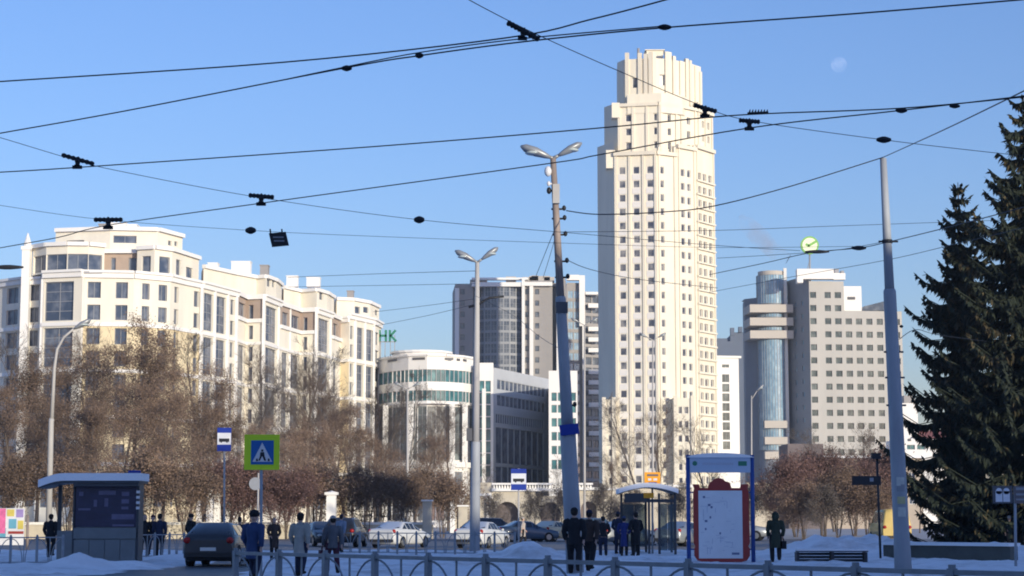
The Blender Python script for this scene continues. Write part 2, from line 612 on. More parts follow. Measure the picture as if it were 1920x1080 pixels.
SEG.append(lseg((524, 327), (562, 338), ZC, [], [(528, 540), (545, 560)], brown=BR, trim=False))
SEG.append(lseg((562, 338), (592, 337), ZC, [(567, 575)], [], brown=BR, nx1=1, trim=False))
SEG.append(lseg((592, 337), (621, 346), ZC, [], [(596, 616)], trim=True))
SEG.append(lseg((621, 346), (638, 353), ZC, [], [(624, 632)], brown=BR, trim=False))
SEG.append(lseg((638, 353), (654, 352), ZC, [], [], yellow=True))
SEG.append(lseg((654, 352), (700, 362), ZC + 0.6, [(656, 662)], [(669, 681), (686, 699)], nx1=1))
SEG.append(lseg((700, 362), (714, 370), ZC + 0.6, [(703, 710)], [], nx1=1))
# extra white course at the foot of the brown storey and the two-storey string courses of the recesses
for a, b in (SEG[8], SEG[9], SEG[11], SEG[12], SEG[14]):
    trimM.wallbox(a, b, BR - 0.3, BR + 0.35, 0.35, 0.2)
    trimM.wallbox(a, b, ZC - 0.7, ZC + 0.1, 0.4, 0.3)
    for k in range(1, 6):
        z = zt - PIT * k + 0.25
        if z > 3: trimM.wallbox(a, b, z, z + 0.5, 0.2, 0.1)
# roof slab and the back of the block
outl = [SEG[0][0]] + [s[1] for s in SEG]
back = [Vector((outl[-1].x - 4, 392)), Vector((outl[0].x - 20, 345))]
roofM.prism([Vector((p.x, p.y + 0.3)) for p in outl] + back, ZC - 0.4, ZC - 0.1)
facade(wallC, outl[-1], back[0], 0, ZC + 0.6); facade(wallC, back[0], back[1], 0, ZC); facade(wallC, back[1], outl[0], 0, ZC)
# vertical white strips between the glazed bays
def strip(px, D, z0, z1, w=0.5, out=0.5):
    p = pp(px, D)
    Split('pilaster', 'trim_white').box(p.x - w / 2, p.x + w / 2, p.y - out, p.y + 0.3, z0, z1)
for px, D in ((76, 287.4), (150, 285.6), (376, 299.6), (401, 304), (425.5, 308.5), (442, 311.5), (493, 317), (521, 326), (542.5, 332.5), (592, 337), (619, 345.4), (665.5, 354.5), (684, 358.6), (701, 362)):
    strip(px, D, 0, ZC - 0.3, 0.42, 0.38)
# pinnacle column
px_ = pp(45, 290)
mbp = MB(); mbp.box(px_.x - 0.6, px_.x + 0.6, px_.y - 1.0, px_.y + 0.6, 0, Z(470, 290))
mbp.box(px_.x - 0.75, px_.x + 0.75, px_.y - 1.15, px_.y + 0.75, Z(470, 290), Z(463, 290))
mbp.tube([(px_.x, px_.y - 0.2, Z(463, 290)), (px_.x, px_.y - 0.2, Z(456, 290)), (px_.x, px_.y - 0.2, Z(437, 290))], [0.62, 0.55, 0.05], 8, smooth=False)
mbp.build('pinnacle', 'trim_white', LB)
# penthouse storey on the corner
def pent(poly, z0, z1, name, ops=(), m='cream_wall', overhang=0.45, glass='glass_house', nx=1):
    """storey on a plan line (list of (px,D)), openings as px pairs with rows, closed to the back"""
    pts = [pp(a, d) for a, d in poly]
    w = MB()
    for i in range(len(pts) - 1):
        o = []
        for a, b, r0, r1 in ops:
            if poly[i][0] - 0.5 <= a and b <= poly[i + 1][0] + 0.5:
                o += cols(pts[i], pts[i + 1], [(a, b)], [(r0, r1)])
        o = facade(w, pts[i], pts[i + 1], z0, z1, o, 0.35)
        windows(LB, pts[i], pts[i + 1], o, 0.35, max(1, int(round(nx * (o[0][1] - o[0][0]) / 2))) if o else 1, 1, 0.09, 'frame_grey', glass)
    bk = [Vector((pts[-1].x - 2, pts[-1].y + 10)), Vector((pts[0].x - 2, pts[0].y + 10))]
    facade(w, pts[-1], bk[0], z0, z1); facade(w, bk[0], bk[1], z0, z1); facade(w, bk[1], pts[0], z0, z1)
    w.build(name, m, LB)
    t = MB()
    for i in range(len(pts) - 1): t.wallbox(pts[i], pts[i + 1], z1 - 0.5, z1 + 0.1, overhang, 0.3)
    t.prism(pts + bk, z1 - 0.1, z1 + 0.05)
    t.build('cornice', 'trim_white', LB)
D0 = 289
zg0, zg1 = Z(512, D0), Z(480, D0)
pent([(55, 290), (80, 287.5), (120, 286.5), (160, 286.8), (190, 288.5)], ZC - 0.2, Z(459, D0), 'penthouse_wall', [(57, 80, zg0, zg1), (80.5, 119.5, zg0, zg1), (120.5, 159.5, zg0, zg1), (160.5, 186, zg0, zg1)], 'cream_wall')
pent([(190, 291), (252, 291)], ZC - 0.2, Z(466, D0), 'loggia_wall', [(203, 212, zg0, zg1), (236, 251, zg0, zg1)], 'brown_wall', 0.6)
pent([(252, 289.5), (285, 288.5), (318, 291), (345, 296)], ZC - 0.2, Z(462, D0), 'penthouse_wall', [(261, 278, zg0, zg1), (294, 314, zg0, zg1), (326, 335, zg0, zg1)], 'cream_wall')
pent([(338, 300), (369, 306)], ZC - 0.2, Z(472, 300), 'penthouse_wall', [(341, 358, zg0, zg1)], 'cream_wall')
pent([(97, 295), (200, 293), (290, 294), (337, 301)], Z(462, D0), Z(428, 294), 'attic_wall', [(117, 151, Z(457, 294), Z(450, 294)), (206, 250, Z(457, 294), Z(443, 294)), (310, 317, Z(458, 296), Z(449, 296)), (322, 328, Z(458, 297), Z(449, 297))], 'cream_wall', 0.5)
# penthouse blocks along the wing
ZP = Z(503, 312)
pent([(378, 308), (440, 317), (478, 322), (496, 321), (515, 326), (526, 333)], ZC - 0.2, ZP, 'penthouse_wall', [(498, 505, Z(537, 322), Z(523, 322)), (508, 513, Z(538, 324), Z(525, 324))], 'cream_wall', 0.4)
pent([(530, 336), (562, 342), (592, 340), (612, 345), (625, 352)], ZC - 0.2, ZP, 'penthouse_wall', [(597, 604, Z(561, 341), Z(547, 341))], 'cream_wall', 0.4)
pent([(630, 356), (662, 357), (692, 362), (710, 370)], ZC + 0.3, ZP + 0.2, 'penthouse_wall', [(664, 674, Z(590, 360), Z(577, 360)), (680, 690, Z(588, 362), Z(577, 362)), (702, 708, Z(590, 366), Z(580, 366))], 'cream_wall', 0.4)
# roof clutter: vents, stair heads, railings
for px, D, w, y0_, y1_ in ((395, 316, 1.6, 506, 494), (448, 322, 3.2, 506, 491), (492, 330, 1.4, 508, 498), (545, 345, 2.0, 530, 518), (585, 348, 2.4, 530, 521), (655, 365, 1.2, 556, 546), (215, 300, 2.4, 432, 419), (185, 299, 1.2, 432, 421), (240, 300, 1.6, 432, 422)):
    p = pp(px, D); v = MB()
    v.box(p.x - w / 2, p.x + w / 2, p.y, p.y + 2, Z(y0_ + 8, D), Z(y1_, D))
    v.box(p.x - w / 2 - .1, p.x + w / 2 + .1, p.y - .1, p.y + 2.1, Z(y1_, D), Z(y1_, D) + .15)
    v.build('roof_vent', 'trim_white' if w > 1.5 else 'grey_wall', LB)
wallC.build('wall', 'cream_wall', LB); roofM.build('roof', 'roof_grey', LB)

# ------------------------------------------------------------ white tower
TW = root('tower', (pp(1235, 455, 900).x, 455, 0), 'tall cream high-rise tower with ribbed stepped top', 'building')
def tp(px, D): return pp(px, D, 560)
T0 = 450.0
q = [(1121.5, T0 + 9.3), (1152.5, T0 + 2.1), (1232, T0), (1271, T0 + 3.0), (1307, T0 + 7.5), (1341, T0 + 15)]
tp1 = [tp(*a) for a in q]
tb = [Vector((tp1[-1].x - 1, T0 + 27)), Vector((tp1[0].x + 1, T0 + 27))]
Zf = lambda y: Z(y, T0)
Zf2 = lambda y: Z(y, T0 + 4.5)
Zf3 = lambda y: Z(y, T0 + 7.5)
ztop1 = Zf(287); rowh = (Zf(318) - Zf(318 + 26.35 * 20)) / 20
trow = [(Zf(324.5) - rowh * k, Zf(311.0) - rowh * k) for k in range(23)]
trow = [r for r in trow if r[0] > 1.0]
tw = MB()
o = facade(tw, tp1[0], tp1[1], 0, Zf(262)); 
def tw_face(i, pxs, rows, z1, nx=1, depth=0.5, mbw=None, pts=tp1):
    o = cols(pts[i], pts[i + 1], pxs, rows, 560)
    o = facade(mbw or tw, pts[i], pts[i + 1], 0, z1, o, depth)
    windows(TW, pts[i], pts[i + 1], o, depth, nx, 1, 0.1, 'frame_white', 'glass_tower')
tw_face(1, [(1162.5, 1174), (1189, 1200.5), (1215, 1226.5)], trow, ztop1, depth=0.22)
tw_face(2, [(1240, 1247)], trow, ztop1, depth=0.35)
tw_face(3, [(1279, 1286), (1291, 1297)], trow, ztop1 + 2.2, depth=0.35)
tw_face(4, [(1311.5, 1317.5), (1320.5, 1327), (1331, 1337)], trow, ztop1 + 3.0, depth=0.5)
facade(tw, tp1[5], tb[0], 0, ztop1 + 3.0); facade(tw, tb[0], tb[1], 0, Zf(262)); facade(tw, tb[1], tp1[0], 0, Zf(262))
tw.face([(p.x, p.y, ztop1 - 0.1) for p in tp1 + tb])
# second tier
q2 = [(1133, T0 + 10), (1158, T0 + 4.6), (1234, T0 + 2.6), (1273, T0 + 5.2), (1306, T0 + 9.5), (1336, T0 + 15.5)]
tp2 = [pp(a, d, 240) for a, d in q2]
tb2 = [Vector((tp2[-1].x - 1, T0 + 25)), Vector((tp2[0].x + 1, T0 + 25))]
r2 = [(Zf2(y + 6.5), Zf2(y - 6.5)) for y in (222, 248, 274)]
def t2(i, pxs, rows, z1):
    o = cols(tp2[i], tp2[i + 1], pxs, rows, 240) if pxs else []
    o = facade(tw, tp2[i], tp2[i + 1], ztop1 - 2, z1, o, 0.5)
    windows(TW, tp2[i], tp2[i + 1], o, 0.5, 1, 1, 0.1, 'frame_white', 'glass_tower')
zt2 = Zf2(199)
facade(tw, tp2[0], tp2[1], ztop1 - 2, Zf2(192)); t2(1, [(1173, 1184), (1225.5, 1232)], r2, zt2)
t2(2, [(1252, 1258)], r2, zt2); t2(3, [(1288, 1294)], r2, zt2); t2(4, [(1316, 1320), (1326, 1330)], r2, Zf2(196))
facade(tw, tp2[5], tb2[0], ztop1 - 2, zt2); facade(tw, tb2[0], tb2[1], ztop1 - 2, zt2); facade(tw, tb2[1], tp2[0], ztop1 - 2, Zf2(192))
tw.face([(p.x, p.y, zt2 - 0.1) for p in tp2 + tb2])
# third tier, the crown
q3 = [(1157.5, T0 + 10.5), (1170, T0 + 7.4), (1222, T0 + 5.6), (1250, T0 + 6.6), (1287, T0 + 10), (1314, T0 + 15)]
tp3 = [pp(a, d, 140) for a, d in q3]
tb3 = [Vector((tp3[-1].x - 0.5, T0 + 22)), Vector((tp3[0].x + 0.5, T0 + 22))]
zt3 = Zf3(112)
def t3(i, pxs, rows):
    o = cols(tp3[i], tp3[i + 1], pxs, rows, 140) if pxs else []
    o = facade(tw, tp3[i], tp3[i + 1], zt2 - 2, zt3, o, 0.6)
    windows(TW, tp3[i], tp3[i + 1], o, 0.6, 1, 1, 0.1, 'frame_white', 'glass_tower')
t3(0, [], []); t3(1, [(1185, 1195)], [(Zf3(166), Zf3(147))]); t3(2, [(1236.5, 1246)], [(Zf3(162), Zf3(142))]); t3(3, [], []); t3(4, [], [])
facade(tw, tp3[5], tb3[0], zt2 - 2, zt3); facade(tw, tb3[0], tb3[1], zt2 - 2, zt3); facade(tw, tb3[1], tp3[0], zt2 - 2, zt3)
tw.face([(p.x, p.y, zt3 - 1.2) for p in tp3 + tb3])
tw.build('wall', 'tower_wall', TW)
# blank parapet box between second and third tier, penthouse, mast
mb = MB(); a, b = pp(1176, T0 + 3.9, 180), pp(1296, T0 + 3.4, 180)
mb.prism([a, Vector((pp(1240, T0 + 2.4, 180).x, T0 + 2.4)), Vector((b.x - 2, T0 + 5)), b + Vector((0, 6)), a + Vector((0, 7))], zt2 - 2, Zf(170)); mb.build('parapet_block', 'tower_wall', TW)
mb = MB(); a, b = pp(1213, T0 + 8, 100), pp(1244, T0 + 8, 100)
mb.box(a.x, b.x, T0 + 9, T0 + 14, zt3 - 1.5, Zf3(92)); mb.box(a.x - .4, b.x + .4, T0 + 8.6, T0 + 14.4, Zf3(92), Zf3(90.5)); mb.build('roof_house', 'tower_wall', TW)
mb = MB(); a = pp(1197, T0 + 9, 100); mb.tube([(a.x, a.y, zt3 - 1.5), (a.x, a.y, Zf3(88))], 0.35, 6); mb.build('roof_vent', 'grey_wall', TW)
# ribs
def rib(p, n, w, out, z0, z1, m='tower_rib'):
    r = MB(); d = Vector((-n.y, n.x)); p = Vector(p)
    r.prism([p - d * w / 2 + n * out, p + d * w / 2 + n * out, p + d * w / 2 - n * 0.4, p - d * w / 2 - n * 0.4], z0, z1)
    r.build('pilaster', m, TW)
def ribs_on(pts, i, pxs, z0, z1s, w=1.0, out=0.55, py=560):
    a, b = pts[i], pts[i + 1]; d = (b - a).normalized(); n = Vector((d.y, -d.x))
    for k, px in enumerate(pxs):
        u = upx(px, a, b, py)
        rib(a + d * u, n, w, out, z0, z1s[k % len(z1s)] if isinstance(z1s, (list, tuple)) else z1s)
ribs_on(tp1, 1, [1156, 1182, 1208, 1231], 0, [Zf(282), Zf(291), Zf(286), Zf(280)], 0.6, 0.28)
ribs_on(tp1, 2, [1237.5, 1267], 0, [Zf(275), Zf(272)], 0.55, 0.28)
ribs_on(tp1, 3, [1275, 1304], 0, [Zf(266), Zf(262)], 0.55, 0.28)
ribs_on(tp1, 4, [1309, 1340], 0, [Zf(262), Zf(260)], 0.55, 0.28)
ribs_on(tp2, 1, [1161, 1187, 1213, 1237.5], ztop1 - 1, [Zf2(201), Zf2(197), Zf2(195), Zf2(193)], 0.6, 0.3, 240)
ribs_on(tp2, 2, [1240, 1268], ztop1 - 1, [Zf2(191), Zf2(188)], 0.6, 0.3, 240)
ribs_on(tp2, 3, [1277, 1303], ztop1 - 1, [Zf2(184), Zf2(186)], 0.6, 0.3, 240)
ribs_on(tp2, 4, [1309, 1322, 1334], ztop1 - 1, [Zf2(182), Zf2(188), Zf2(195)], 0.6, 0.3, 240)
ribs_on(tp3, 1, [1176, 1200, 1211, 1220], zt2 - 1, [Zf3(100), Zf3(102), Zf3(104), Zf3(101)], 0.9, 0.4, 140)
ribs_on(tp3, 2, [1226, 1250], zt2 - 1, [Zf3(101), Zf3(99)], 0.9, 0.4, 140)
ribs_on(tp3, 3, [1255, 1263, 1276, 1287], zt2 - 1, [Zf3(99), Zf3(105), Zf3(112), Zf3(106)], 0.9, 0.4, 140)
ribs_on(tp3, 4, [1293, 1303, 1312], zt2 - 1, [Zf3(107), Zf3(114), Zf3(122)], 0.9, 0.4, 140)
d_ = (tp1[2] - tp1[1]).normalized()
for a_, b_ in ((1160.5, 1176), (1187, 1202.5), (1213, 1228.5)):
    for k in range(len(trow) - 1):
        l = MB(); u0, u1 = upx(a_, tp1[1], tp1[2], 560), upx(b_, tp1[1], tp1[2], 560)
        l.wallbox(tp1[1] + d_ * u0, tp1[1] + d_ * u1, trow[k + 1][1] + .12, trow[k][0] - .12, .07, .05); l.build('spandrel_panel', 'tower_spandrel', TW)
# floor ledges on the oblique right side
for k, r in enumerate(trow):
    l = MB(); l.wallbox(tp1[4], tp1[5], r[0] - 0.55, r[0] - 0.15, 0.55, 0.1); l.build('ledge', 'tower_wall', TW)
# cornices
for i in range(1, 5):
    c = MB()
    zz = [0, ztop1, ztop1, ztop1 + 2.2, ztop1 + 3.0][i]
    c.wallbox(tp1[i], tp1[i + 1], zz - 0.4, zz + 0.5, 0.7, 0.4)
    c.build('cornice', 'tower_rib', TW)
    c = MB(); c.wallbox(tp2[i], tp2[i + 1], zt2 - 0.3, zt2 + 0.5, 0.6, 0.4); c.build('cornice', 'tower_rib', TW)
# lit projecting corner at the second tier's left (turret) and lower annexes
mb = MB(); a = pp(1136, T0 + 3.2, 300); b = pp(1153, T0 + 2.4, 300)
mb.box(a.x, b.x, T0 + 2.2, T0 + 6, Zf(312), Zf(278)); mb.build('corner_turret', 'tower_wall', TW)
mb = MB(); a = pp(1147, T0 + 4.2, 200); b = pp(1162, T0 + 4, 200)
mb.box(a.x, b.x, T0 + 3.9, T0 + 8, Zf(214), Zf(186)); mb.build('corner_turret', 'tower_wall', TW)
def annex(pxa, pxb, D, ytop, pxs, py=800, ystart=769):
    a, b = pp(pxa, D, py), pp(pxb, D, py)
    rws = [(Z(ystart + 6.5 + 26.6 * k, D), Z(ystart - 6.5 + 26.6 * k, D)) for k in range(7)]
    w = MB(); o = facade(w, a, b, 0, Z(ytop, D), cols(a, b, pxs, [r for r in rws if r[0] > 1], py), 0.4)
    windows(TW, a, b, o, 0.4, 1, 1, 0.1, 'frame_white', 'glass_tower')
    facade(w, b, b + Vector((0.5, 8)), 0, Z(ytop, D)); facade(w, a + Vector((-0.1, 8)), a, 0, Z(ytop, D))
    w.face([(a.x, a.y, Z(ytop, D)), (b.x, b.y, Z(ytop, D)), (b.x + .5, b.y + 8, Z(ytop, D)), (a.x - .1, a.y + 8, Z(ytop, D))])
    w.build('annex_wall', 'tower_wall', TW)
    for px in (pxa + 4, pxb - 3):
        p = pp(px, D, py); rib(p, Vector((0, -1)), 0.9, 0.4, 0, Z(ytop - 4, D))
annex(1128.5, 1154, T0 - 1.5, 749, [(1141, 1151)])
annex(1263, 1302, T0 - 1.0, 746, [(1272, 1279), (1283.5, 1291)])

# ------------------------------------------------------------ grey high-rise behind
GB = root('high_rise', (pp(950, 560, 700).x, 560, 0), 'grey high-rise with dark curved glass front and white strips beyond the low office', 'building')
def gp(px, D): return pp(px, D, 640)
G0 = 552.0
g = MB(); gw = MB()
ZG = lambda y: Z(y, G0)
grow = [(ZG(547 + 21.3 * k + 5), ZG(547 + 21.3 * k - 5)) for k in range(19)]
grow = [r for r in grow if r[0] > 2]
def gseg(mbx, a, b, z1, pxs=(), nx=1, nz=1, glass='glass_dark', frame='frame_dark', rows=None, depth=0.3):
    p0, p1 = gp(*a), gp(*b)
    o = facade(mbx, p0, p1, 0, z1, cols(p0, p1, pxs, rows or grow, 640), depth)
    windows(GB, p0, p1, o, depth, nx, nz, 0.1, frame, glass)
    return p0, p1
s_a = gseg(g, (853, G0), (887, G0), ZG(533), [(863, 871)])
gs = []
arc = [(887, G0 + 3), (908, G0 + 0.5), (932, G0 - 0.6), (956, G0 - 0.2), (979, G0 + 1.5)]
grow2 = [(ZG(547 + 21.3 * k + 9), ZG(547 + 21.3 * k - 9)) for k in range(19)]
grow2 = [r for r in grow2 if r[0] > 2]
for i in range(4):
    a, b = arc[i], arc[i + 1]
    gs.append(gseg(gw, a, b, ZG(536), [(a[0] + 0.6, (a[0] + b[0]) / 2 - .2), ((a[0] + b[0]) / 2 + .2, b[0] - 0.6)], 2, 2, 'glass_dark', 'frame_grey', grow2, 0.1))
s_b = gseg(g, (979, G0), (1036, G0), ZG(526), [(984.5, 991.5), (1003, 1011)])
s_c = gseg(g, (1036, G0 + 6), (1043, G0 + 6), ZG(526))
s_d = gseg(g, (1043, G0 - 1), (1060, G0 - 1), ZG(522))
s_e = gseg(g, (1060, G0 - 1), (1063, G0 + 22), ZG(522))
s_f = gseg(g, (848, G0 + 22), (853, G0), ZG(533))
gb_ = [Vector((s_e[1].x, G0 + 24)), Vector((s_f[0].x, G0 + 24))]
facade(g, gb_[0], gb_[1], 0, ZG(533))
g.face([(v.x, v.y, ZG(534)) for v in [s_a[0], s_a[1], gs[0][0], gs[-1][1], s_b[0], s_b[1], gb_[0], gb_[1]]])
g.build('wall', 'grey_wall', GB); gw.build('curtain_wall_frame', 'frame_grey', GB)
for pxa, pxb, y1_ in ((853, 860.5, 541), (978.5, 984, 522), (993, 1000, 530), (1043.5, 1053, 520)):
    w = MB(); w.wallbox(gp(pxa, G0 - 1.0), gp(pxb, G0 - 1.0), 0, ZG(y1_), 0.3, 1.4); w.build('white_strip', 'trim_white', GB)
w = MB(); w.wallbox(gp(884, G0), gp(979, G0), ZG(538), ZG(530), 1.2, 1.5); w.wallbox(gp(884, G0 + 1), gp(990, G0 + 1), ZG(524), ZG(520), 0.6, 1.5)
w.wallbox(gp(978, G0 - 1), gp(1036, G0 - 1), ZG(537), ZG(530), 0.5, 1.5)
w.build('roof_frame', 'trim_white', GB)
for px, wd, ya, yb in ((897, 5, 535, 522), (958, 3, 530, 516), (992, 4, 528, 517), (1012, 6, 528, 515), (1030, 3, 526, 517), (1003, 2, 526, 514)):
    p = gp(px, G0 + 3); v = MB(); v.box(p.x - wd / 2, p.x + wd / 2, p.y, p.y + 4, ZG(ya), ZG(yb)); v.build('roof_unit', 'beam_grey', GB)
for (a, b, y0_) in ((905, 968, 566),):
    pass

# balcony tower to its right
BT = root('balcony_tower', (pp(1095, 578, 700).x, 578, 0), 'narrow glass high-rise with white framed top and white balconies, left of the cream tower', 'building')
B0 = 578.0
ZB = lambda y: Z(y, B0)
b1 = MB()
brow = [(ZB(552 + 19.4 * k + 7), ZB(552 + 19.4 * k - 7)) for k in range(21)]
brow = [r for r in brow if r[0] > 2]
p0, p1 = gp(1063, B0), gp(1096, B0 + 1)
o = facade(b1, p0, p1, 0, ZB(530), cols(p0, p1, [(1065, 1075), (1076, 1087)], brow, 640), 0.2)
windows(BT, p0, p1, o, 0.2, 2, 1, 0.12, 'frame_grey', 'glass_blue')
p2, p3 = gp(1096, B0 + 6), gp(1128, B0 + 9)
o = facade(b1, p2, p3, 0, ZB(543), cols(p2, p3, [(1098, 1109), (1111, 1122)], [(Z(560 + 19.4 * k + 7, B0 + 6), Z(560 + 19.4 * k - 7, B0 + 6)) for k in range(19)], 640), 0.3)
windows(BT, p2, p3, o, 0.3, 2, 1, 0.12, 'frame_dark', 'glass_dark')
facade(b1, p3, p3 + Vector((0, 16)), 0, ZB(543)); facade(b1, Vector((p0.x, B0 + 20)), p0, 0, ZB(530)); facade(b1, p3 + Vector((0, 16)), Vector((p0.x, B0 + 20)), 0, ZB(530))
facade(b1, p1, p2, 0, ZB(530))
b1.face([(p0.x, p0.y, ZB(531)), (p1.x, p1.y, ZB(531)), (p1.x, B0 + 20, ZB(531)), (p0.x, B0 + 20, ZB(531))])
b1.face([(p2.x, p2.y, ZB(544)), (p3.x, p3.y, ZB(544)), (p3.x, B0 + 20, ZB(544)), (p2.x, B0 + 20, ZB(544))])
b1.build('wall', 'grey_wall', BT)
w = MB(); w.wallbox(gp(1086.5, B0 - 0.5), gp(1097, B0 - 0.5), ZB(612), ZB(517), 0.6, 1.6); w.wallbox(gp(1063, B0 - 0.5), gp(1086.5, B0 - 0.5), ZB(526), ZB(516), 0.6, 1.6)
w.wallbox(gp(1092, B0 - 0.5), gp(1097, B0 - 0.5), 0, ZB(612), 0.5, 1.5)
w.build('white_frame', 'trim_white', BT)
w = MB(); w.wallbox(gp(1098, B0 + 5), gp(1126, B0 + 5), ZB(549), ZB(544), 0.6, 1.5); w.build('roof_edge', 'trim_white', BT)
for y in (570, 614, 634, 654, 695, 715, 733, 757, 792, 811, 851, 870):
    v = MB(); v.wallbox(gp(1103, B0 + 6), gp(1125, B0 + 6), ZB(y + 4), ZB(y - 4), 1.8, 0.2); v.build('balcony', 'trim_white', BT)

# ------------------------------------------------------------ office with teal ribbon windows
glassmat('glass_hall', (0.09, 0.11, 0.12), (0.24, 0.27, 0.27), 0.06, 0.6)
OB = root('office_building', (pp(820, 365, 800).x, 365, 0), 'rounded white office block with teal ribbon windows in front of the grey high-rise', 'building')
def op_(px, D): return pp(px, D, 800)
O0 = 356.0
ZO = lambda y: Z(y, O0)
ow = MB()
arc = [(708, 366), (735, 360), (765, 356.5), (800, 355), (835, 356), (868, 359), (892, 364)]
opts = [op_(*a) for a in arc]
for i in range(len(arc) - 1):
    a, b = arc[i][0], arc[i + 1][0]
    n = 4 if i else 3
    st = [(a + (b - a) * k / n + 0.15, a + (b - a) * (k + 1) / n - 0.15) for k in range(n)]
    o = cols(opts[i], opts[i + 1], st, [(ZO(716), ZO(693)), (ZO(752), ZO(732))], 800)
    o = facade(ow, opts[i], opts[i + 1], ZO(757), ZO(668), o, 0.25)
    windows(OB, opts[i], opts[i + 1], o, 0.25, 1, 1, 0.06, 'frame_grey', 'glass_teal')
    # tall glazed hall below, set back between columns
    pa, pb = opts[i] + Vector((0, 1.5)), opts[i + 1] + Vector((0, 1.5))
    st2 = [(a + (b - a) * k / 2 + 0.4, a + (b - a) * (k + 1) / 2 - 0.4) for k in range(2)]
    o = cols(pa, pb, st2, [(ZO(862), ZO(761))], 800)
    o = facade(ow, pa, pb, ZO(868), ZO(757), o, 0.2)
    windows(OB, pa, pb, o, 0.2, 2, 6, 0.08, 'frame_grey', 'glass_hall')
    # ground storey
    o = cols(opts[i], opts[i + 1], st2, [(1.2, ZO(884))], 800)
    o = facade(ow, opts[i], opts[i + 1], 0, ZO(868), o, 0.3)
    windows(OB, opts[i], opts[i + 1], o, 0.3, 2, 2, 0.08, 'frame_grey', 'glass_dark')
ow.face([(p.x, p.y, ZO(669)) for p in opts] + [(opts[-1].x, 385, ZO(669)), (opts[0].x, 385, ZO(669))])
facade(ow, opts[-1], Vector((opts[-1].x + 1, 385)), 0, ZO(668)); facade(ow, Vector((opts[0].x, 385)), opts[0], 0, ZO(668)); facade(ow, Vector((opts[-1].x + 1, 385)), Vector((opts[0].x, 385)), 0, ZO(668))
# soffit over the hall
ow.face([(p.x, p.y, ZO(757)) for p in opts] + [(p.x, p.y + 2, ZO(757)) for p in reversed(opts)])
# right hand stair block
pa, pb = op_(896, 360), op_(925, 360)
o = cols(pa, pb, [(899, 908), (910, 920)], [(ZO(y + 10), ZO(y - 11)) for y in (722, 745, 768, 791, 814, 837, 860, 883)], 800)
o = facade(ow, pa, pb, 0, ZO(677), o, 0.3)
windows(OB, pa, pb, o, 0.3, 1, 1, 0.06, 'frame_grey', 'glass_teal')
facade(ow, Vector((pa.x, 372)), pa, 0, ZO(677))
ow.face([(pa.x, pa.y, ZO(677)), (pb.x, pb.y, ZO(677)), (pb.x, 376, ZO(677)), (pa.x, 376, ZO(677))])
ow.build('wall', 'white_wall', OB)
for px, D in ((723, 361.5), (770, 356), (848, 356.5), (872, 359.5), (907.5, 358.5)):
    p = op_(px, D); v = MB(); hw = 0.5 if px < 900 else 0.35
    v.box(p.x - hw, p.x + hw, p.y - 0.3, p.y + 0.5, 0, ZO(757 if px < 900 else 727)); v.build('column', 'white_wall', OB)
for i in range(len(arc) - 1):
    v = MB(); v.wallbox(opts[i], opts[i + 1], ZO(876), ZO(866), 0.7, 0.4); v.build('cornice', 'white_wall', OB)
    v = MB(); v.wallbox(opts[i], opts[i + 1], ZO(668), ZO(664), 0.3, 0.4); v.build('parapet', 'trim_white', OB)
for a, b in ((728, 745), (774, 797), (834, 850), (856, 862), (868, 874)):
    v = MB(); k = 0
    while k < len(arc) - 2 and arc[k + 1][0] <= a: k += 1
    A, B = opts[k], opts[k + 1]; d = (B - A).normalized()
    v.wallbox(A + d * upx(a, A, B, 670), A + d * upx(b, A, B, 670), ZO(675), ZO(670.5), 0.12, 0.0); v.build('vent_slot', 'frame_dark', OB)
v = MB(); p = op_(790, 366)
v.prism([(p.x + 5.6 * cos(t * pi / 12), p.y + 5.6 * sin(t * pi / 12)) for t in range(24)], ZO(668), ZO(656))
v.prism([(p.x + 5.9 * cos(t * pi / 12), p.y + 5.9 * sin(t * pi / 12)) for t in range(24)], ZO(656), ZO(652)); v.build('roof_drum', 'trim_white', OB)
# green rooftop letters
GS = root('rooftop_sign', (op_(731, 368).x, 368, ZO(668)), 'green rooftop letters on the rounded white office beside the cream building', 'sign')
mat('sign_green', (0.02, 0.19, 0.12), 0.5, 0.05)
def stroke(mbx, x0, z0, x1, z1, D, w=0.42, dp=0.3):
    a, b = P(x0, z0, D), P(x1, z1, D); d = (b - a)
    L_ = d.length; d.normalize(); n = Vector((d.z, 0, -d.x))
    mbx.obox((a + b) / 2, d * (L_ / 2 + w * 0.3), Vector((0, dp / 2, 0)), n * w / 2)
v = MB(); D = 368
stroke(v, 731, 620, 731, 639, D); stroke(v, 741, 620, 732, 630, D); stroke(v, 732, 629, 742, 639, D); v.build('letter', 'sign_green', GS)
v = MB(); stroke(v, 723.5, 620, 723.5, 639, D); stroke(v, 712, 620, 712, 639, D); stroke(v, 712, 629.5, 723.5, 629.5, D); v.build('letter', 'sign_green', GS)
v = MB()
for px in (713, 722, 732, 740):
    a = P(px, 640, D); v.box(a.x - .06, a.x + .06, D + .1, D + .3, ZO(664), a.z + 1.2)
v.box(P(711, 640, D).x, P(743, 640, D).x, D + .12, D + .26, Z(641.5, D), Z(640, D)); v.build('support_frame', 'grey_wall', GS)

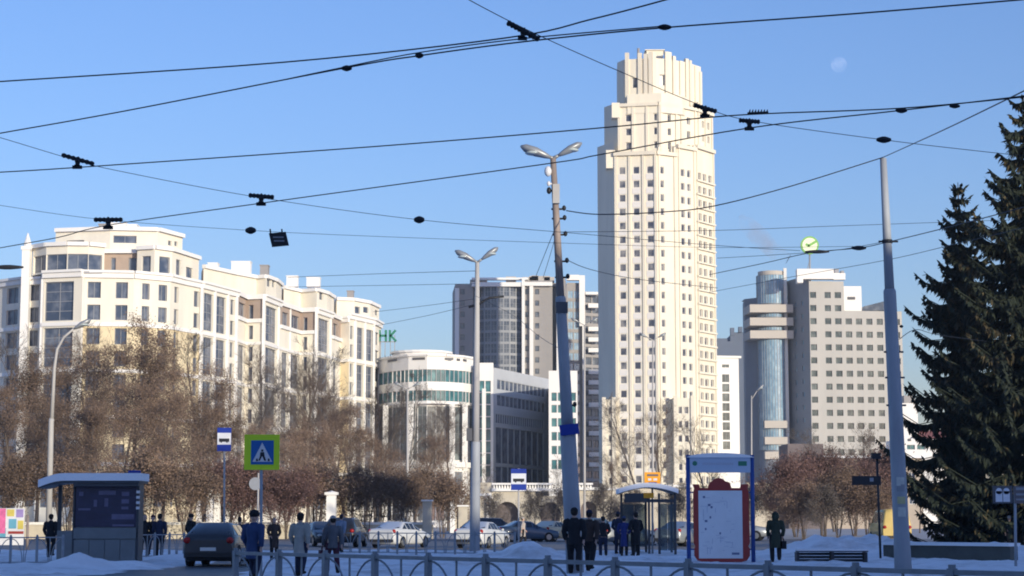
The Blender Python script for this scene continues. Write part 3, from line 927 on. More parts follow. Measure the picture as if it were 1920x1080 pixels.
# shaded wing and lit end block of the office complex
OW = root('office_wing', (op_(975, 380).x, 380, 0), 'blue-grey shaded office wing with long ribbon windows between white end blocks', 'building')
w = MB(); pa, pb = op_(925, 361), op_(1029, 391)
Lw = (pb - pa).length
zz = lambda y: Z(y, 361)
def ribbon(z0, z1, n, ua=0.06, ub=0.93):
    return [(Lw * (ua + (ub - ua) * k / n) + 0.04, Lw * (ua + (ub - ua) * (k + 1) / n) - 0.04, z0, z1) for k in range(n)]
o = ribbon(zz(728), zz(710), 12) + ribbon(zz(759), zz(739), 12)
o2 = ribbon(zz(792), zz(775), 22, 0.04, 0.9)
o3 = ribbon(zz(868), zz(800), 8, 0.04, 0.9) + ribbon(zz(930), zz(874), 8, 0.04, 0.9)
oo = facade(w, pa, pb, 0, zz(689), o + o2 + o3, 0.25)
windows(OW, pa, pb, oo, 0.25, 1, 1, 0.07, 'frame_grey', 'glass_house')
w.face([(pa.x, pa.y, zz(689)), (pb.x, pb.y, zz(689)), (pb.x - 9, pb.y + 3, zz(689)), (pa.x - 9, pa.y + 3, zz(689))])
facade(w, pb, pb + Vector((-9, 3)), 0, zz(689)); facade(w, pb + Vector((-9, 3)), pa + Vector((-9, 3)), 0, zz(689))
w.build('wall', 'wing_shade_grey', OW)
# end block: stands forward of the wing and shades most of it
w = MB(); E0 = 343; pc, pd = op_(1029, E0), op_(1083, E0)
zq = lambda y: Z(y, E0)
o = cols(pc, pd, [(1034, 1044), (1046, 1056), (1058, 1068), (1070, 1080)], [(zq(752), zq(736)), (zq(774), zq(759)), (zq(800), zq(784)), (zq(826), zq(810)), (zq(852), zq(836)), (zq(880), zq(862))], 800)
o = facade(w, pc, pd, 0, zq(695), o, 0.25)
windows(OW, pc, pd, o, 0.25, 1, 1, 0.07, 'frame_grey', 'glass_teal')
pe, pf = Vector((pd.x + 1, 402)), Vector((pb.x + .2, 402))
facade(w, pd, pe, 0, zq(695)); facade(w, pe, pf, 0, zq(695)); facade(w, pf, pc, 0, zq(695))
w.face([(q.x, q.y, zq(695)) for q in (pc, pd, pe, pf)])
w.build('end_block_wall', 'white_wall', OW)

# ------------------------------------------------------------ right office building
RB = root('office_tower', (pp(1560, 490, 700).x, 490, 0), 'grey stone office building with square windows, glass cylinder and round rooftop sign', 'building')
def rp(px, D): return pp(px, D, 680)
R0 = 488.0
ZR = lambda y: Z(y, R0)
rw = MB(); rd = MB()
rrow = [(ZR(553 + 24.55 * k + 5.7), ZR(553 + 24.55 * k - 5.7)) for k in range(16)]
rrow = [r for r in rrow if r[0] > 1.0]
colw = [(1521, 1532.5), (1548.5, 1560), (1567.5, 1579.5), (1587, 1599), (1606.5, 1618), (1626, 1637.5), (1645.5, 1657), (1665, 1676.5), (1681, 1689)]
p0, p1 = rp(1519.5, R0), rp(1585, R0 + 0.6)
o = facade(rw, p0, p1, 0, ZR(527), cols(p0, p1, colw[:3], rrow, 680), 0.35)
windows(RB, p0, p1, o, 0.35, 2, 1, 0.09, 'frame_dark', 'glass_office')
p2, p3 = rp(1585, R0 + 0.6), rp(1693, R0 + 2.5)
o = facade(rw, p2, p3, 0, ZR(582), cols(p2, p3, colw[3:], rrow[2:], 680), 0.35)
windows(RB, p2, p3, o, 0.35, 2, 1, 0.09, 'frame_dark', 'glass_office')
facade(rw, p3, p3 + Vector((1.0, 16)), 0, ZR(582))
rw.face([(p2.x, p2.y, ZR(582)), (p3.x, p3.y, ZR(582)), (p3.x, p3.y + 16, ZR(582)), (p2.x, p2.y + 16, ZR(582))])
rw.face([(p0.x, p0.y, ZR(527)), (p1.x, p1.y, ZR(527)), (p1.x, p1.y + 18, ZR(527)), (p0.x, p0.y + 18, ZR(527))])
facade(rw, p1, p1 + Vector((0, 18)), ZR(582), ZR(527))
facade(rw, p3 + Vector((1, 16)), rp(1400, R0 + 22), 0, ZR(560))
rw.build('wall', 'office_stone', RB)
w = MB(); a, b = rp(1585, R0 + 2), rp(1618, R0 + 2)
w.prism([a, b, b + Vector((0, 8)), a + Vector((0, 8))], ZR(583), ZR(535)); w.build('stair_head', 'trim_white', RB)
v = MB(); v.wallbox(rp(1592, R0 + 1.9), rp(1606, R0 + 1.9), ZR(560), ZR(555), 0.1, 0); v.build('vent_slot', 'frame_dark', RB)
w = MB(); a, b = rp(1611, R0 + 3), rp(1662, R0 + 3)
w.v += [(a.x, R0 + 3, ZR(580)), (b.x, R0 + 3, ZR(580)), (b.x, R0 + 3, ZR(562)), (a.x + 1.5, R0 + 3, ZR(572)), (a.x, R0 + 12, ZR(580)), (b.x, R0 + 12, ZR(580)), (b.x, R0 + 12, ZR(562)), (a.x + 1.5, R0 + 12, ZR(572))]
for f in ((0, 1, 2, 3), (5, 4, 7, 6), (3, 2, 6, 7), (1, 5, 6, 2), (4, 0, 3, 7)): w.f.append(f); w.m.append(0); w.sm.append(False)
w.build('glass_attic', 'glass_dark', RB)
w = MB(); w.wallbox(rp(1497, R0 - 0.5), rp(1566, R0 - 0.5), ZR(524), ZR(505), 0.6, 2.0); w.wallbox(rp(1497, R0 - 0.5), rp(1508, R0 - 0.5), ZR(531), ZR(524), 0.6, 2.0)
w.wallbox(rp(1566, R0 + 0.5), rp(1588, R0 + 0.5), ZR(524), ZR(512), 0.3, 1.5); w.build('roof_frame', 'trim_white', RB)
w = MB(); w.wallbox(rp(1568, R0 + 2), rp(1576, R0 + 2), ZR(514), ZR(502), 0.3, 2); w.wallbox(rp(1580, R0 + 3), rp(1586, R0 + 3), ZR(514), ZR(505), 0.3, 2); w.build('roof_unit', 'roof_grey', RB)
# side wall toned darker for its shade, with its slits, left wall
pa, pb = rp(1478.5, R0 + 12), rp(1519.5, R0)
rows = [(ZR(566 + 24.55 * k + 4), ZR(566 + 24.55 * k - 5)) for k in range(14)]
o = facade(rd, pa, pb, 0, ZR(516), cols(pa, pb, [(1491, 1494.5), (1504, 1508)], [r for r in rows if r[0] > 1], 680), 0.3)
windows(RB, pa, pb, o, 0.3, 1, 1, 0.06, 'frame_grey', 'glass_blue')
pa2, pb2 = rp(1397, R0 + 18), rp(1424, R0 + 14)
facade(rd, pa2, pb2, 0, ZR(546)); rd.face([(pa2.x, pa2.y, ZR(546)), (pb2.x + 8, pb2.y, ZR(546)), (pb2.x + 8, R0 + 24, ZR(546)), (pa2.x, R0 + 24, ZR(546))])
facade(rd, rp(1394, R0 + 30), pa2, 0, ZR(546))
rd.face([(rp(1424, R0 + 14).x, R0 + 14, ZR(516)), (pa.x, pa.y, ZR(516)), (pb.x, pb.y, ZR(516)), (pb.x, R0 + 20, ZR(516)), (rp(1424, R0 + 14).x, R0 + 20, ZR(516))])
rd.build('side_wall', 'office_shade', RB)
# glass cylinder, paned
pc = rp(1449, R0 + 12); rad = 3.95
n = 18
for k in range(n):
    t0, t1 = pi + pi * k / n, pi + pi * (k + 1) / n
    a = Vector((pc.x + rad * cos(t0), pc.y + rad * sin(t0))); b = Vector((pc.x + rad * cos(t1), pc.y + rad * sin(t1)))
    for (z0_, z1_, m_) in ((ZR(562), ZR(507), 3), (ZR(842), ZR(630), 11), (ZR(613), ZR(607), 1), (ZR(588), ZR(581), 1)):
        L_ = (b - a).length; hgt = z1_ - z0_
        c_ = (a + b) / 2
        add('glass_panel', winmesh(L_, hgt, 1, m_, 0.05, 'frame_grey', 'glass_blue'), RB, (c_.x, c_.y, z0_), (0, 0, atan2(b.y - a.y, b.x - a.x)))
v = MB(); v.prism([(pc.x + (rad - .15) * cos(t * pi / 16), pc.y + (rad - .15) * sin(t * pi / 16)) for t in range(32)], 0, ZR(508)); v.build('cylinder_core', 'office_shade', RB)
v = MB(); v.prism([(pc.x + (rad - .4) * cos(t * pi / 16), pc.y + (rad - .4) * sin(t * pi / 16)) for t in range(32)], ZR(507), ZR(499)); v.build('cylinder_roof', 'beam_grey', RB)
v = MB(); a = rp(1474.5, R0 + 9.5); v.box(a.x - .4, a.x + .4, a.y - .4, a.y + .4, 0, ZR(494)); v.build('mullion_fin', 'frame_white', RB)
for y in (572.5, 597.5, 622):
    v = MB(); a, b = rp(1407.5, R0 + 7), rp(1489, R0 + 7)
    v.prism([a, b, b + Vector((1.0, 8)), a + Vector((-.5, 10))], ZR(y + 7.5), ZR(y - 7.5), bottom=True); v.build('canopy_beam', 'beam_grey', RB)
for y in (793, 824, 852):
    v = MB(); a, b = rp(1432, R0 + 7.3), rp(1477, R0 + 7.3)
    v.prism([a, b, b + Vector((0, 3)), a + Vector((0, 3))], ZR(y + 7), ZR(y - 7), bottom=True); v.build('canopy_beam', 'beam_grey', RB)
# round rooftop sign with the tick
RS = root('round_sign', (rp(1518, R0).x, R0 + 3, ZR(527)), 'round green and white tick emblem on a mast above the grey office building', 'sign')
mat('emblem_green', (0.20, 0.46, 0.10), 0.4, 0.05); mat('emblem_white', (0.78, 0.86, 0.62), 0.4, 0.04)
v = MB(); c0 = P(1518, 460, R0 + 3); Rr = 17.2 * (R0 + 3) / F
ring = [(c0.x + Rr * cos(2 * pi * k / 40), c0.z + Rr * sin(2 * pi * k / 40)) for k in range(40)]
def disc(mbx, r, y0_, y1_, m=0, n=40):
    f = [(c0.x + r * cos(2 * pi * k / n), y0_, c0.z + r * sin(2 * pi * k / n)) for k in range(n)]
    bk = [(x, y1_, z) for x, y, z in f]
    mbx.face(list(reversed(f))[::-1], m); mbx.face(list(reversed(bk)), m)
    for k in range(n):
        j = (k + 1) % n
        mbx.face([f[j], f[k], bk[k], bk[j]], m)
disc(v, Rr, c0.y - 0.3, c0.y + 0.3); v.build('disc', 'emblem_green', RS)
v = MB(); disc(v, Rr * 0.82, c0.y - 0.36, c0.y - 0.29); v.build('inner_disc', 'emblem_white', RS)
v = MB()
def st2(x0, z0, x1, z1, w=0.62):
    a = Vector((c0.x + x0 * Rr, c0.y - 0.38, c0.z + z0 * Rr)); b = Vector((c0.x + x1 * Rr, c0.y - 0.38, c0.z + z1 * Rr)); d = b - a; L_ = d.length; d.normalize()
    v.obox((a + b) / 2, d * (L_ / 2), Vector((0, 0.03, 0)), Vector((-d.z, 0, d.x)) * w / 2)
st2(-0.45, 0.12, -0.05, -0.12); st2(-0.18, -0.10, 0.78, 0.46)
v.build('tick', 'emblem_green', RS)
v = MB(); v.tube([(c0.x, c0.y + .2, ZR(527)), (c0.x, c0.y + .2, c0.z - Rr * .9)], 0.22, 8)
v.tube([(c0.x - 1.6, c0.y + .2, ZR(527)), (c0.x, c0.y + .2, c0.z - Rr * 1.6)], 0.1, 6); v.build('mast', 'frame_grey', RS)

# ------------------------------------------------------------ narrow white block, dark block behind, low white building, brown hall
NB = root('white_block', (pp(1368, 470, 800).x, 475, 0), 'narrow white building between the cream tower and the grey office', 'building')
def np_(px, D): return pp(px, D, 760)
w = MB(); a, b = np_(1345, 470), np_(1386, 471); zn = lambda y: Z(y, 470)
o = cols(a, b, [(1354.5, 1368)], [(zn(689), zn(683))] + [(zn(y + 7.5), zn(y - 7.5)) for y in range(709, 850, 18)], 760)
o = facade(w, a, b, 0, zn(671), o, 0.3); windows(NB, a, b, o, 0.3, 2, 1, 0.08, 'frame_grey', 'glass_office')
facade(w, b, b + Vector((0.5, 14)), 0, zn(671)); w.face([(a.x, a.y, zn(671)), (b.x, b.y, zn(671)), (b.x, 485, zn(671)), (a.x, 485, zn(671))])
facade(w, Vector((a.x, 485)), a, 0, zn(671)); facade(w, Vector((b.x, 485)), Vector((a.x, 485)), 0, zn(671))
w.wallbox(a, b + Vector((.6, 0)), zn(671), zn(667), 0.35, 0.5)
w.build('wall', 'white_wall', NB)
DB = root('dark_block', (pp(1370, 610, 800).x, 612, 0), 'dark blue-grey rooftops rising behind the narrow white building', 'building')
D = 610
for k, (a, b, y) in enumerate(((1338, 1402, 640), (1347, 1366, 634), (1372, 1384, 628), (1380, 1402, 622))):
    w = MB(); pa, pb = np_(a, D), np_(b, D); w.prism([pa + Vector((0, k * .7)), pb + Vector((0, k * .7)), pb + Vector((0, 12 + k)), pa + Vector((0, 12 + k))], 0, Z(y, D))
    w.build('wall', 'far_wall', DB)
v = MB(); pa = np_(1376, D); v.box(pa.x - .6, pa.x + .6, D + 1, D + 3, Z(628, D), Z(614, D)); v.box(pa.x + 2, pa.x + 3.2, D + 1, D + 3, Z(622, D), Z(612, D)); v.build('chimney', 'far_wall', DB)
LW = root('low_building', (pp(1740, 345, 880).x, 350, 0), 'low white building with snowy red roof behind the spruces', 'building')
def lp(px, D): return pp(px, D, 860)
w = MB(); D = 345; zl = lambda y: Z(y, D)
pa, pb = lp(1690, D), lp(1815, D)
o = cols(pa, pb, [(1701, 1716), (1720, 1735), (1780, 1796)], [(zl(843), zl(834)), (zl(880), zl(866))], 860)
o = facade(w, pa, pb, 0, zl(822), o, 0.3); windows(LW, pa, pb, o, 0.3, 2, 1, 0.08, 'frame_grey', 'glass_teal')
facade(w, pb, pb + Vector((1, 14)), 0, zl(822)); facade(w, pa + Vector((0, 14)), pa, 0, zl(822))
w.face([(pa.x, D, zl(822)), (pb.x, D, zl(822)), (pb.x, D + 14, zl(822)), (pa.x, D + 14, zl(822))])
pc, pd = lp(1692, D + 6), lp(1723, D + 6)
w.prism([pc, pd, pd + Vector((0, 8)), pc + Vector((0, 8))], zl(824), zl(752)); w.build('wall', 'white_wall', LW)
mat('roof_red', (0.34, 0.12, 0.09), 0.7, 0.25, 0.8)
w = MB(); pa, pb = lp(1728, D + 3), lp(1812, D + 3)
for dx, z0_, z1_ in ((0, 822, 806),):
    w.face([(pa.x, D + 1, zl(821)), (pb.x, D + 1, zl(821)), (pb.x, D + 9, zl(803)), (pa.x, D + 9, zl(803))])
    w.face([(pb.x, D + 17, zl(821)), (pa.x, D + 17, zl(821)), (pa.x, D + 9, zl(803)), (pb.x, D + 9, zl(803))])
    w.face([(pa.x, D + 17, zl(821)), (pa.x, D + 1, zl(821)), (pa.x, D + 9, zl(803))])
w.build('roof', 'roof_red', LW)
v = MB(); pc = lp(1706, D + 8); v.box(pc.x - 1, pc.x + 1, D + 7, D + 9, zl(753), zl(737)); v.build('chimney', 'grey_wall', LW)
v = MB(); pc = lp(1707, D); v.wallbox(lp(1704, D - .1), lp(1709, D - .1), zl(827), zl(822.5), .1, 0); v.build('vent', 'frame_dark', LW)

HB = root('brick_hall', (pp(1570, 300, 900).x, 305, 0), 'low brown hall with snowy roof edge behind the reddish bushes', 'building')
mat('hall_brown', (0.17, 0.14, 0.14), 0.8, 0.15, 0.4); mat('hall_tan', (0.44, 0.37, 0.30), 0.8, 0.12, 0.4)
w = MB(); D = 300; zh = lambda y: Z(y, D)
pa, pb = pp(1478, D, 900), pp(1545, D, 900); w.prism([pa, pb, pb + Vector((0, 10)), pa + Vector((0, 10))], 0, zh(832)); w.build('dark_wall', 'hall_brown', HB)
w = MB(); pa, pb = pp(1545, D + 2, 900), pp(1730, D + 2, 900)
o = cols(pa, pb, [(1560 + 24 * k, 1572 + 24 * k) for k in range(7)], [(zh(905), zh(885)), (zh(945), zh(922))], 900)
o = facade(w, pa, pb, 0, zh(858), o, .3); windows(HB, pa, pb, o, .3, 2, 2, .08)
w.face([(pa.x, D + 2, zh(858)), (pb.x, D + 2, zh(858)), (pb.x, D + 12, zh(858)), (pa.x, D + 12, zh(858))]); facade(w, pb, pb + Vector((0, 10)), 0, zh(858)); w.build('wall', 'hall_tan', HB)
w = MB(); w.prism([pa + Vector((-.2, -.5)), pb + Vector((.3, -.5)), pb + Vector((.3, 10)), pa + Vector((-.2, 10))], zh(858), zh(854)); w.build('snow_layer', 'snow_cap', HB)

# ------------------------------------------------------------ cream arcade (gate wall with arches) across the far side of the road
mat('kerb_cream', (.56, .50, .40), .8, .15, .8)
AR = root('arcade', (pp(1080, 215, 950).x, 215, 0), 'long cream arcade wall with arched openings and balustrade below the towers', 'wall')
D = 215; za = lambda y: Z(y, D)
def ax(px): return XX(px, D, 950)
def arch_bay(px0, px1, ptop, arch, nm='arch_bay', m='kerb_cream', dd=0.0):
    """one bay: wall between px0 and px1 with an arched opening (pc, half px, springing row)"""
    w = MB(); x0_, x1_, zt_ = ax(px0), ax(px1), za(ptop)
    T = 1.2; y0_ = D + dd
    if arch:
        pc, hp, ys = arch
        cx, r, zs = ax(pc), hp * D / F, za(ys)
        n = 12
        arcp = [(cx - r, 0)] + [(cx - r * cos(pi * k / n), zs + r * sin(pi * k / n)) for k in range(n + 1)] + [(cx + r, 0)]
        # front, back and soffit built as strips from the arch line to the wall outline
        def out(p):
            if p[1] <= 0.001: return (x0_ if p[0] < cx else x1_, 0)
            k = (p[0] - (cx - r)) / (2 * r)
            return (x0_ + (x1_ - x0_) * k, zt_)
        for i in range(len(arcp) - 1):
            a, b = arcp[i], arcp[i + 1]; c_, e = out(b), out(a)
            if i == 0: c_ = (x0_, zt_)
            if i == len(arcp) - 2: e = (x1_, zt_)
            w.face([(a[0], y0_, a[1]), (b[0], y0_, b[1]), (c_[0], y0_, c_[1]), (e[0], y0_, e[1])][::-1])
            w.face([(a[0], y0_, a[1]), (a[0], y0_ + T, a[1]), (b[0], y0_ + T, b[1]), (b[0], y0_, b[1])])
        w.face([(x0_, y0_, zt_), (x1_, y0_, zt_), (x1_, y0_ + T, zt_), (x0_, y0_ + T, zt_)])
        w.face([(x0_, y0_ + T, 0), (x0_, y0_, 0), (x0_, y0_, zt_), (x0_, y0_ + T, zt_)]); w.face([(x1_, y0_, 0), (x1_, y0_ + T, 0), (x1_, y0_ + T, zt_), (x1_, y0_, zt_)])
    else:
        w.box(x0_, x1_, y0_, y0_ + T, 0, zt_)
    w.build(nm, m, AR)
    return
arch_bay(842, 886, 930, None, 'wall_pier'); arch_bay(886, 922, 905, None, 'wall_pier')
arch_bay(922, 982, 922, (951, 21, 962)); arch_bay(982, 1004, 922, None, 'wall_pier'); arch_bay(1004, 1062, 930, (1032, 18, 960))
arch_bay(1062, 1084, 920, None, 'wall_pier'); arch_bay(1084, 1124, 920, (1104, 15, 955)); arch_bay(1124, 1150, 915, None, 'wall_pier')
arch_bay(1150, 1200, 925, (1176, 18, 958)); arch_bay(1200, 1262, 915, None, 'wall_pier'); arch_bay(1262, 1296, 905, None, 'wall_pier'); arch_bay(1296, 1400, 935, None, 'wall_pier'); arch_bay(1400, 1460, 905, None, 'wall_pier')
for a, b, y in ((842, 922, 930), (922, 1062, 921), (1062, 1200, 919), (1200, 1300, 914)):
    v = MB(); v.box(ax(a), ax(b), D - .35, D + 1.5, za(y) , za(y) + .3); v.build('cornice', 'trim_white', AR)
for k in range(36):
    px = 926 + k * 5.2
    if px > 1110: break
    v = MB(); v.tube([(ax(px), D + .3, za(921)), (ax(px), D + .3, za(914)), (ax(px), D + .3, za(909))], [0.09, 0.14, 0.07], 6); v.build('baluster', 'trim_white', AR)
v = MB(); v.box(ax(922), ax(1112), D - .1, D + .6, za(909), za(905.5)); v.build('handrail', 'trim_white', AR)
for px in (849, 866, 893, 917):
    v = MB(); v.box(ax(px) - .28, ax(px) + .28, D - .4, D, 0, za(934)); v.box(ax(px) - .42, ax(px) + .42, D - .5, D, za(934), za(931)); v.build('column', 'trim_white', AR)
v = MB(); v.box(ax(857), ax(864), D - .05, D + .05, 0, za(938)); v.build('door', 'frame_dark', AR)

for a, b in ((925, 980), (1006, 1060), (1086, 1122), (1152, 1198)):  # dark sheets behind the arches stand in for their shaded interiors
    v = MB(); v.box(ax(a), ax(b), D + 1.25, D + 1.5, 0, za(933)); v.build('arch_shade_sheet', 'hall_brown', AR)

# ------------------------------------------------------------ trees and bushes
mat('bark', (0.13, 0.105, 0.09), 0.9, 0.3, 3.0, bump=0.5, bscale=12)
mat('birch_bark', (0.50, 0.47, 0.43), 0.85, 0.35, 3.0)
mat('twig_brown', (0.16, 0.115, 0.09), 0.9, 0.25, 1.2, objvar=0.2)
mat('twig_grey', (0.14, 0.12, 0.11), 0.9, 0.25, 1.2, objvar=0.15)
mat('twig_red', (0.165, 0.10, 0.09), 0.9, 0.3, 1.2, objvar=0.2)
mat('dry_leaf', (0.22, 0.152, 0.112), 0.9, 0.35, 0.9, objvar=0.25)
mat('needle', (0.028, 0.038, 0.026), 0.8, 0.4, 1.5)
mat('needle_brown', (0.085, 0.068, 0.036), 0.85, 0.4, 1.5)

def rdir(R, d, ang):
    """unit vector at about ang from d"""
    a = d.cross(Vector((R.uniform(-1, 1), R.uniform(-1, 1), R.uniform(-1, 1))))
    if a.length < 1e-4: a = Vector((1, 0, 0))
    a.normalize()
    return (d * cos(ang) + a * sin(ang)).normalized()

def bare_tree(seed, H=18.0, crown0=0.22, spread=0.30, leaf=0, dens=(9, 6, 6, 5), forks=1, droop=0.0):
    R = random.Random(seed)
    tr, cr = MB(), MB()
    lv = []
    def branch(p, d, L, r, lev):
        n = 3 if lev < 3 else 2
        pts, rad = [p], [r]
        q, dd = p.copy(), d.copy()
        for i in range(n):
            dd = (dd + Vector((R.uniform(-1, 1), R.uniform(-1, 1), R.uniform(-.5, 1) - droop)) * 0.16).normalized()
            q = q + dd * (L / n)
            pts.append(q.copy()); rad.append(max(0.006, r * (1 - (i + 1) / n * 0.7)))
        (tr if lev < 1 else cr).tube(pts, rad, 6 if lev < 1 else (4 if lev < 2 else 3), caps=False)
        if lev >= 4: return
        k = dens[lev] if lev < len(dens) else 4
        for i in range(k):
            t = R.uniform(0.25, 1.0) if lev else crown0 + (1 - crown0) * ((i + R.random()) / k)
            f = t * n; j = min(n - 1, int(f)); f -= j
            bp = pts[j].lerp(pts[j + 1], f)
            ang = R.uniform(0.45, 0.95) if lev else R.uniform(0.55, 1.05) * (1.15 - 0.5 * t)
            bd = rdir(R, (pts[j + 1] - pts[j]).normalized(), ang)
            bd = (bd + Vector((0, 0, 0.25 if lev < 2 else 0.1))).normalized()
            if lev == 0: bl = H * spread * (1.25 - 0.75 * t) * R.uniform(0.8, 1.15)
            else: bl = L * R.uniform(0.38, 0.62)
            branch(bp, bd, bl, max(0.012, rad[j] * (0.5 if lev else 0.42) * (1 - 0.3 * f)), lev + 1)
            if lev >= 2: lv.append(bp + bd * bl * R.uniform(.3, 1.1))
    if forks == 1:
        branch(Vector((0, 0, 0)), Vector((0, 0, 1)), H * 0.96, H * 0.0125, 0)
    else:
        for k in range(forks):
            a = 2 * pi * k / forks + R.random()
            branch(Vector((0.15 * cos(a), 0.15 * sin(a), 0)), Vector((0.16 * cos(a), 0.16 * sin(a), 1)).normalized(), H * R.uniform(.75, 1), H * 0.009, 0)
    lf = MB()
    if leaf:
        for p in lv:
            for k in range(leaf):
                c = p + Vector((R.gauss(0, .35), R.gauss(0, .35), R.gauss(0, .3)))
                s = R.uniform(0.05, 0.125)
                u = Vector((R.uniform(-1, 1), R.uniform(-1, 1), R.uniform(-1, 1))).normalized() * s
                v = Vector((R.uniform(-1, 1), R.uniform(-1, 1), R.uniform(-1.6, .2))).normalized() * s * 1.3
                lf.face([c - u, c + u * .8 + v * .2, c + v])
    return tr, cr, lf

def proto(seed, twig, leafm='dry_leaf', barkm='bark', **kw):
    tr, cr, lf = bare_tree(seed, **kw)
    # dry leaves live in the crown mesh as a second material
    off = len(cr.v)
    cr.v += lf.v
    cr.f += [tuple(i + off for i in f) for f in lf.f]; cr.m += [1] * len(lf.f); cr.sm += [False] * len(lf.f)
    return tr.mesh('trunk', barkm), cr.mesh('crown', [twig, leafm]), kw.get('H', 18.0)

PT = {
    'seedy': [proto(11, 'twig_brown', leaf=9, spread=0.42), proto(12, 'twig_brown', leaf=9, spread=0.44, crown0=0.15), proto(13, 'twig_brown', leaf=9, spread=0.42, forks=2, dens=(7, 6, 5, 5))],
    'bare': [proto(21, 'twig_brown', spread=0.36, dens=(13, 7, 6, 6)), proto(22, 'twig_grey', spread=0.33, dens=(13, 7, 6, 6))],
    'slim': [proto(31, 'twig_grey', barkm='birch_bark', spread=0.20, dens=(12, 5, 5, 4), crown0=0.3)],
    'bush': [proto(41, 'twig_brown', leaf=4, H=6.0, spread=0.5, forks=5, dens=(5, 5, 5, 4), crown0=0.12), proto(42, 'twig_red', 'twig_red', leaf=1, H=6.0, spread=0.5, forks=7, dens=(7, 6, 6, 5), crown0=0.1), proto(43, 'twig_grey', 'twig_grey', leaf=1, H=6.0, spread=0.45, forks=4, dens=(6, 6, 5, 5), crown0=0.1)],
}
TREE_N = [0]
def tree(kind, var, px, py_top, D, label, group, name='bare_tree', wid=1.0, cat='tree', lean=0.0):
    tm, cm, H = PT[kind][var]
    x = XX(px, D, 900)
    h = Z(py_top, D)
    s = h / H
    o = root(name, (x, D, 0), label, cat, group)
    wid *= 1.18 if kind == 'seedy' else 1.0
    o.scale = (s * wid, s * wid, s)
    TREE_N[0] += 1
    o.rotation_euler = (0, lean, TREE_N[0] * 2.4)
    add('trunk', tm, o, world=False); add('crown', cm, o, world=False)
    return o
GT = 'trees in front of the cream apartment building'
L_ = lambda s: s
tree('bare', 1, 8, 640, 215, 'tall bare tree at the left picture edge', GT)
tree('seedy', 0, 70, 725, 190, 'brown seed-hung tree behind the left kiosk roof', GT)
tree('seedy', 1, 20, 770, 165, 'low brown tree at the left edge behind the colourful stand', GT)
tree('bare', 0, 150, 655, 225, 'bare tree right of the leftmost curved lamp post', GT)
tree('seedy', 2, 195, 665, 200, 'tall bushy brown tree rising left of centre of the cream facade corner', GT)
tree('seedy', 0, 255, 690, 190, 'tall bushy brown tree over the right end of the kiosk', GT)
tree('seedy', 1, 305, 735, 200, 'brown tree right of the tallest bushy tree', GT)
tree('seedy', 2, 345, 745, 165, 'orange-brown tree above the people right of the kiosk', GT)
tree('seedy', 0, 165, 790, 160, 'low brown tree directly above the kiosk roof', GT)
tree('bare', 1, 385, 660, 225, 'thin bare tree left of the upper bus stop sign', GT)
tree('seedy', 1, 420, 800, 170, 'brown tree behind the upper bus stop sign', GT)
tree('bare', 0, 470, 690, 235, 'dark bare tree above the crossing sign', GT)
tree('bare', 1, 540, 680, 240, 'bare tree right of the crossing sign', GT)
tree('seedy', 2, 520, 820, 175, 'reddish brown tree right behind the crossing sign', GT)
tree('bare', 0, 600, 740, 215, 'dark bare tree behind the taller white gate pillar', GT)
tree('seedy', 0, 595, 830, 180, 'brown tree left of the taller white gate pillar', GT)
tree('bare', 1, 650, 715, 240, 'grey bare tree before the far end of the cream building', GT)
tree('seedy', 1, 660, 800, 190, 'brown tree right of the taller white gate pillar', GT)
tree('bare', 0, 705, 760, 230, 'bare tree at the corner between cream building and rounded office', GT)
tree('seedy', 2, 715, 840, 195, 'brown tree above the white saloon car', GT)
GM = 'trees before the rounded office and the tower'
tree('bare', 1, 775, 770, 240, 'bare tree in front of the tall glass hall of the rounded office', GM)
tree('seedy', 1, 800, 850, 225, 'brown tree under the rounded office cornice', GM)
tree('bare', 0, 840, 790, 245, 'bare tree left of the middle lamp post', GM)
tree('slim', 0, 760, 700, 235, 'slender pale birch before the rounded office', GM)
tree('bare', 1, 940, 880, 235, 'small bare tree at the left end of the arcade', GM)
tree('bare', 1, 1038, 870, 205, 'small grey tree left of the leaning lamp post', GM)
tree('bare', 0, 1145, 875, 205, 'small dark tree left of the right bus shelter', GM)
tree('bare', 1, 1205, 765, 300, 'grey bare tree at the foot of the cream tower', GM)
tree('bare', 0, 1245, 780, 305, 'grey bare tree right of the one at the tower foot', GM)
tree('bare', 1, 1332, 800, 320, 'brownish bare tree at the right foot of the cream tower', GM)
tree('slim', 0, 1252, 900, 200, 'small slender tree behind the right bus shelter', GM)
GR = 'bushes and trees right of the map board'
tree('bush', 1, 1490, 880, 165, 'dark reddish bush right of the map board', GR, 'bare_bush', 1.0, 'bush')
tree('bush', 1, 1540, 868, 170, 'tall reddish bush behind the man on the snow', GR, 'bare_bush', 0.8, 'bush')
tree('bush', 1, 1600, 885, 175, 'reddish bush behind the black signboard', GR, 'bare_bush', 1.1, 'bush')
tree('bush', 1, 1650, 870, 180, 'reddish bush left of the thick grey pole', GR, 'bare_bush', 1.0, 'bush')
tree('bush', 0, 1570, 900, 155, 'low brown bush in the middle of the right hedge', GR, 'bare_bush', 1.1, 'bush')
tree('bush', 0, 1450, 920, 180, 'low brown bush just right of the map board', GR, 'bare_bush', 1.0, 'bush')
tree('bare', 1, 1562, 815, 230, 'bare tree crown over the brown hall', GR)
tree('bare', 0, 1630, 820, 240, 'bare tree crown right of the one over the brown hall', GR)
tree('bare', 1, 1722, 880, 210, 'bare tree just right of the thick grey pole', GR)
GH = 'low hedge bushes along the cream kerb wall'
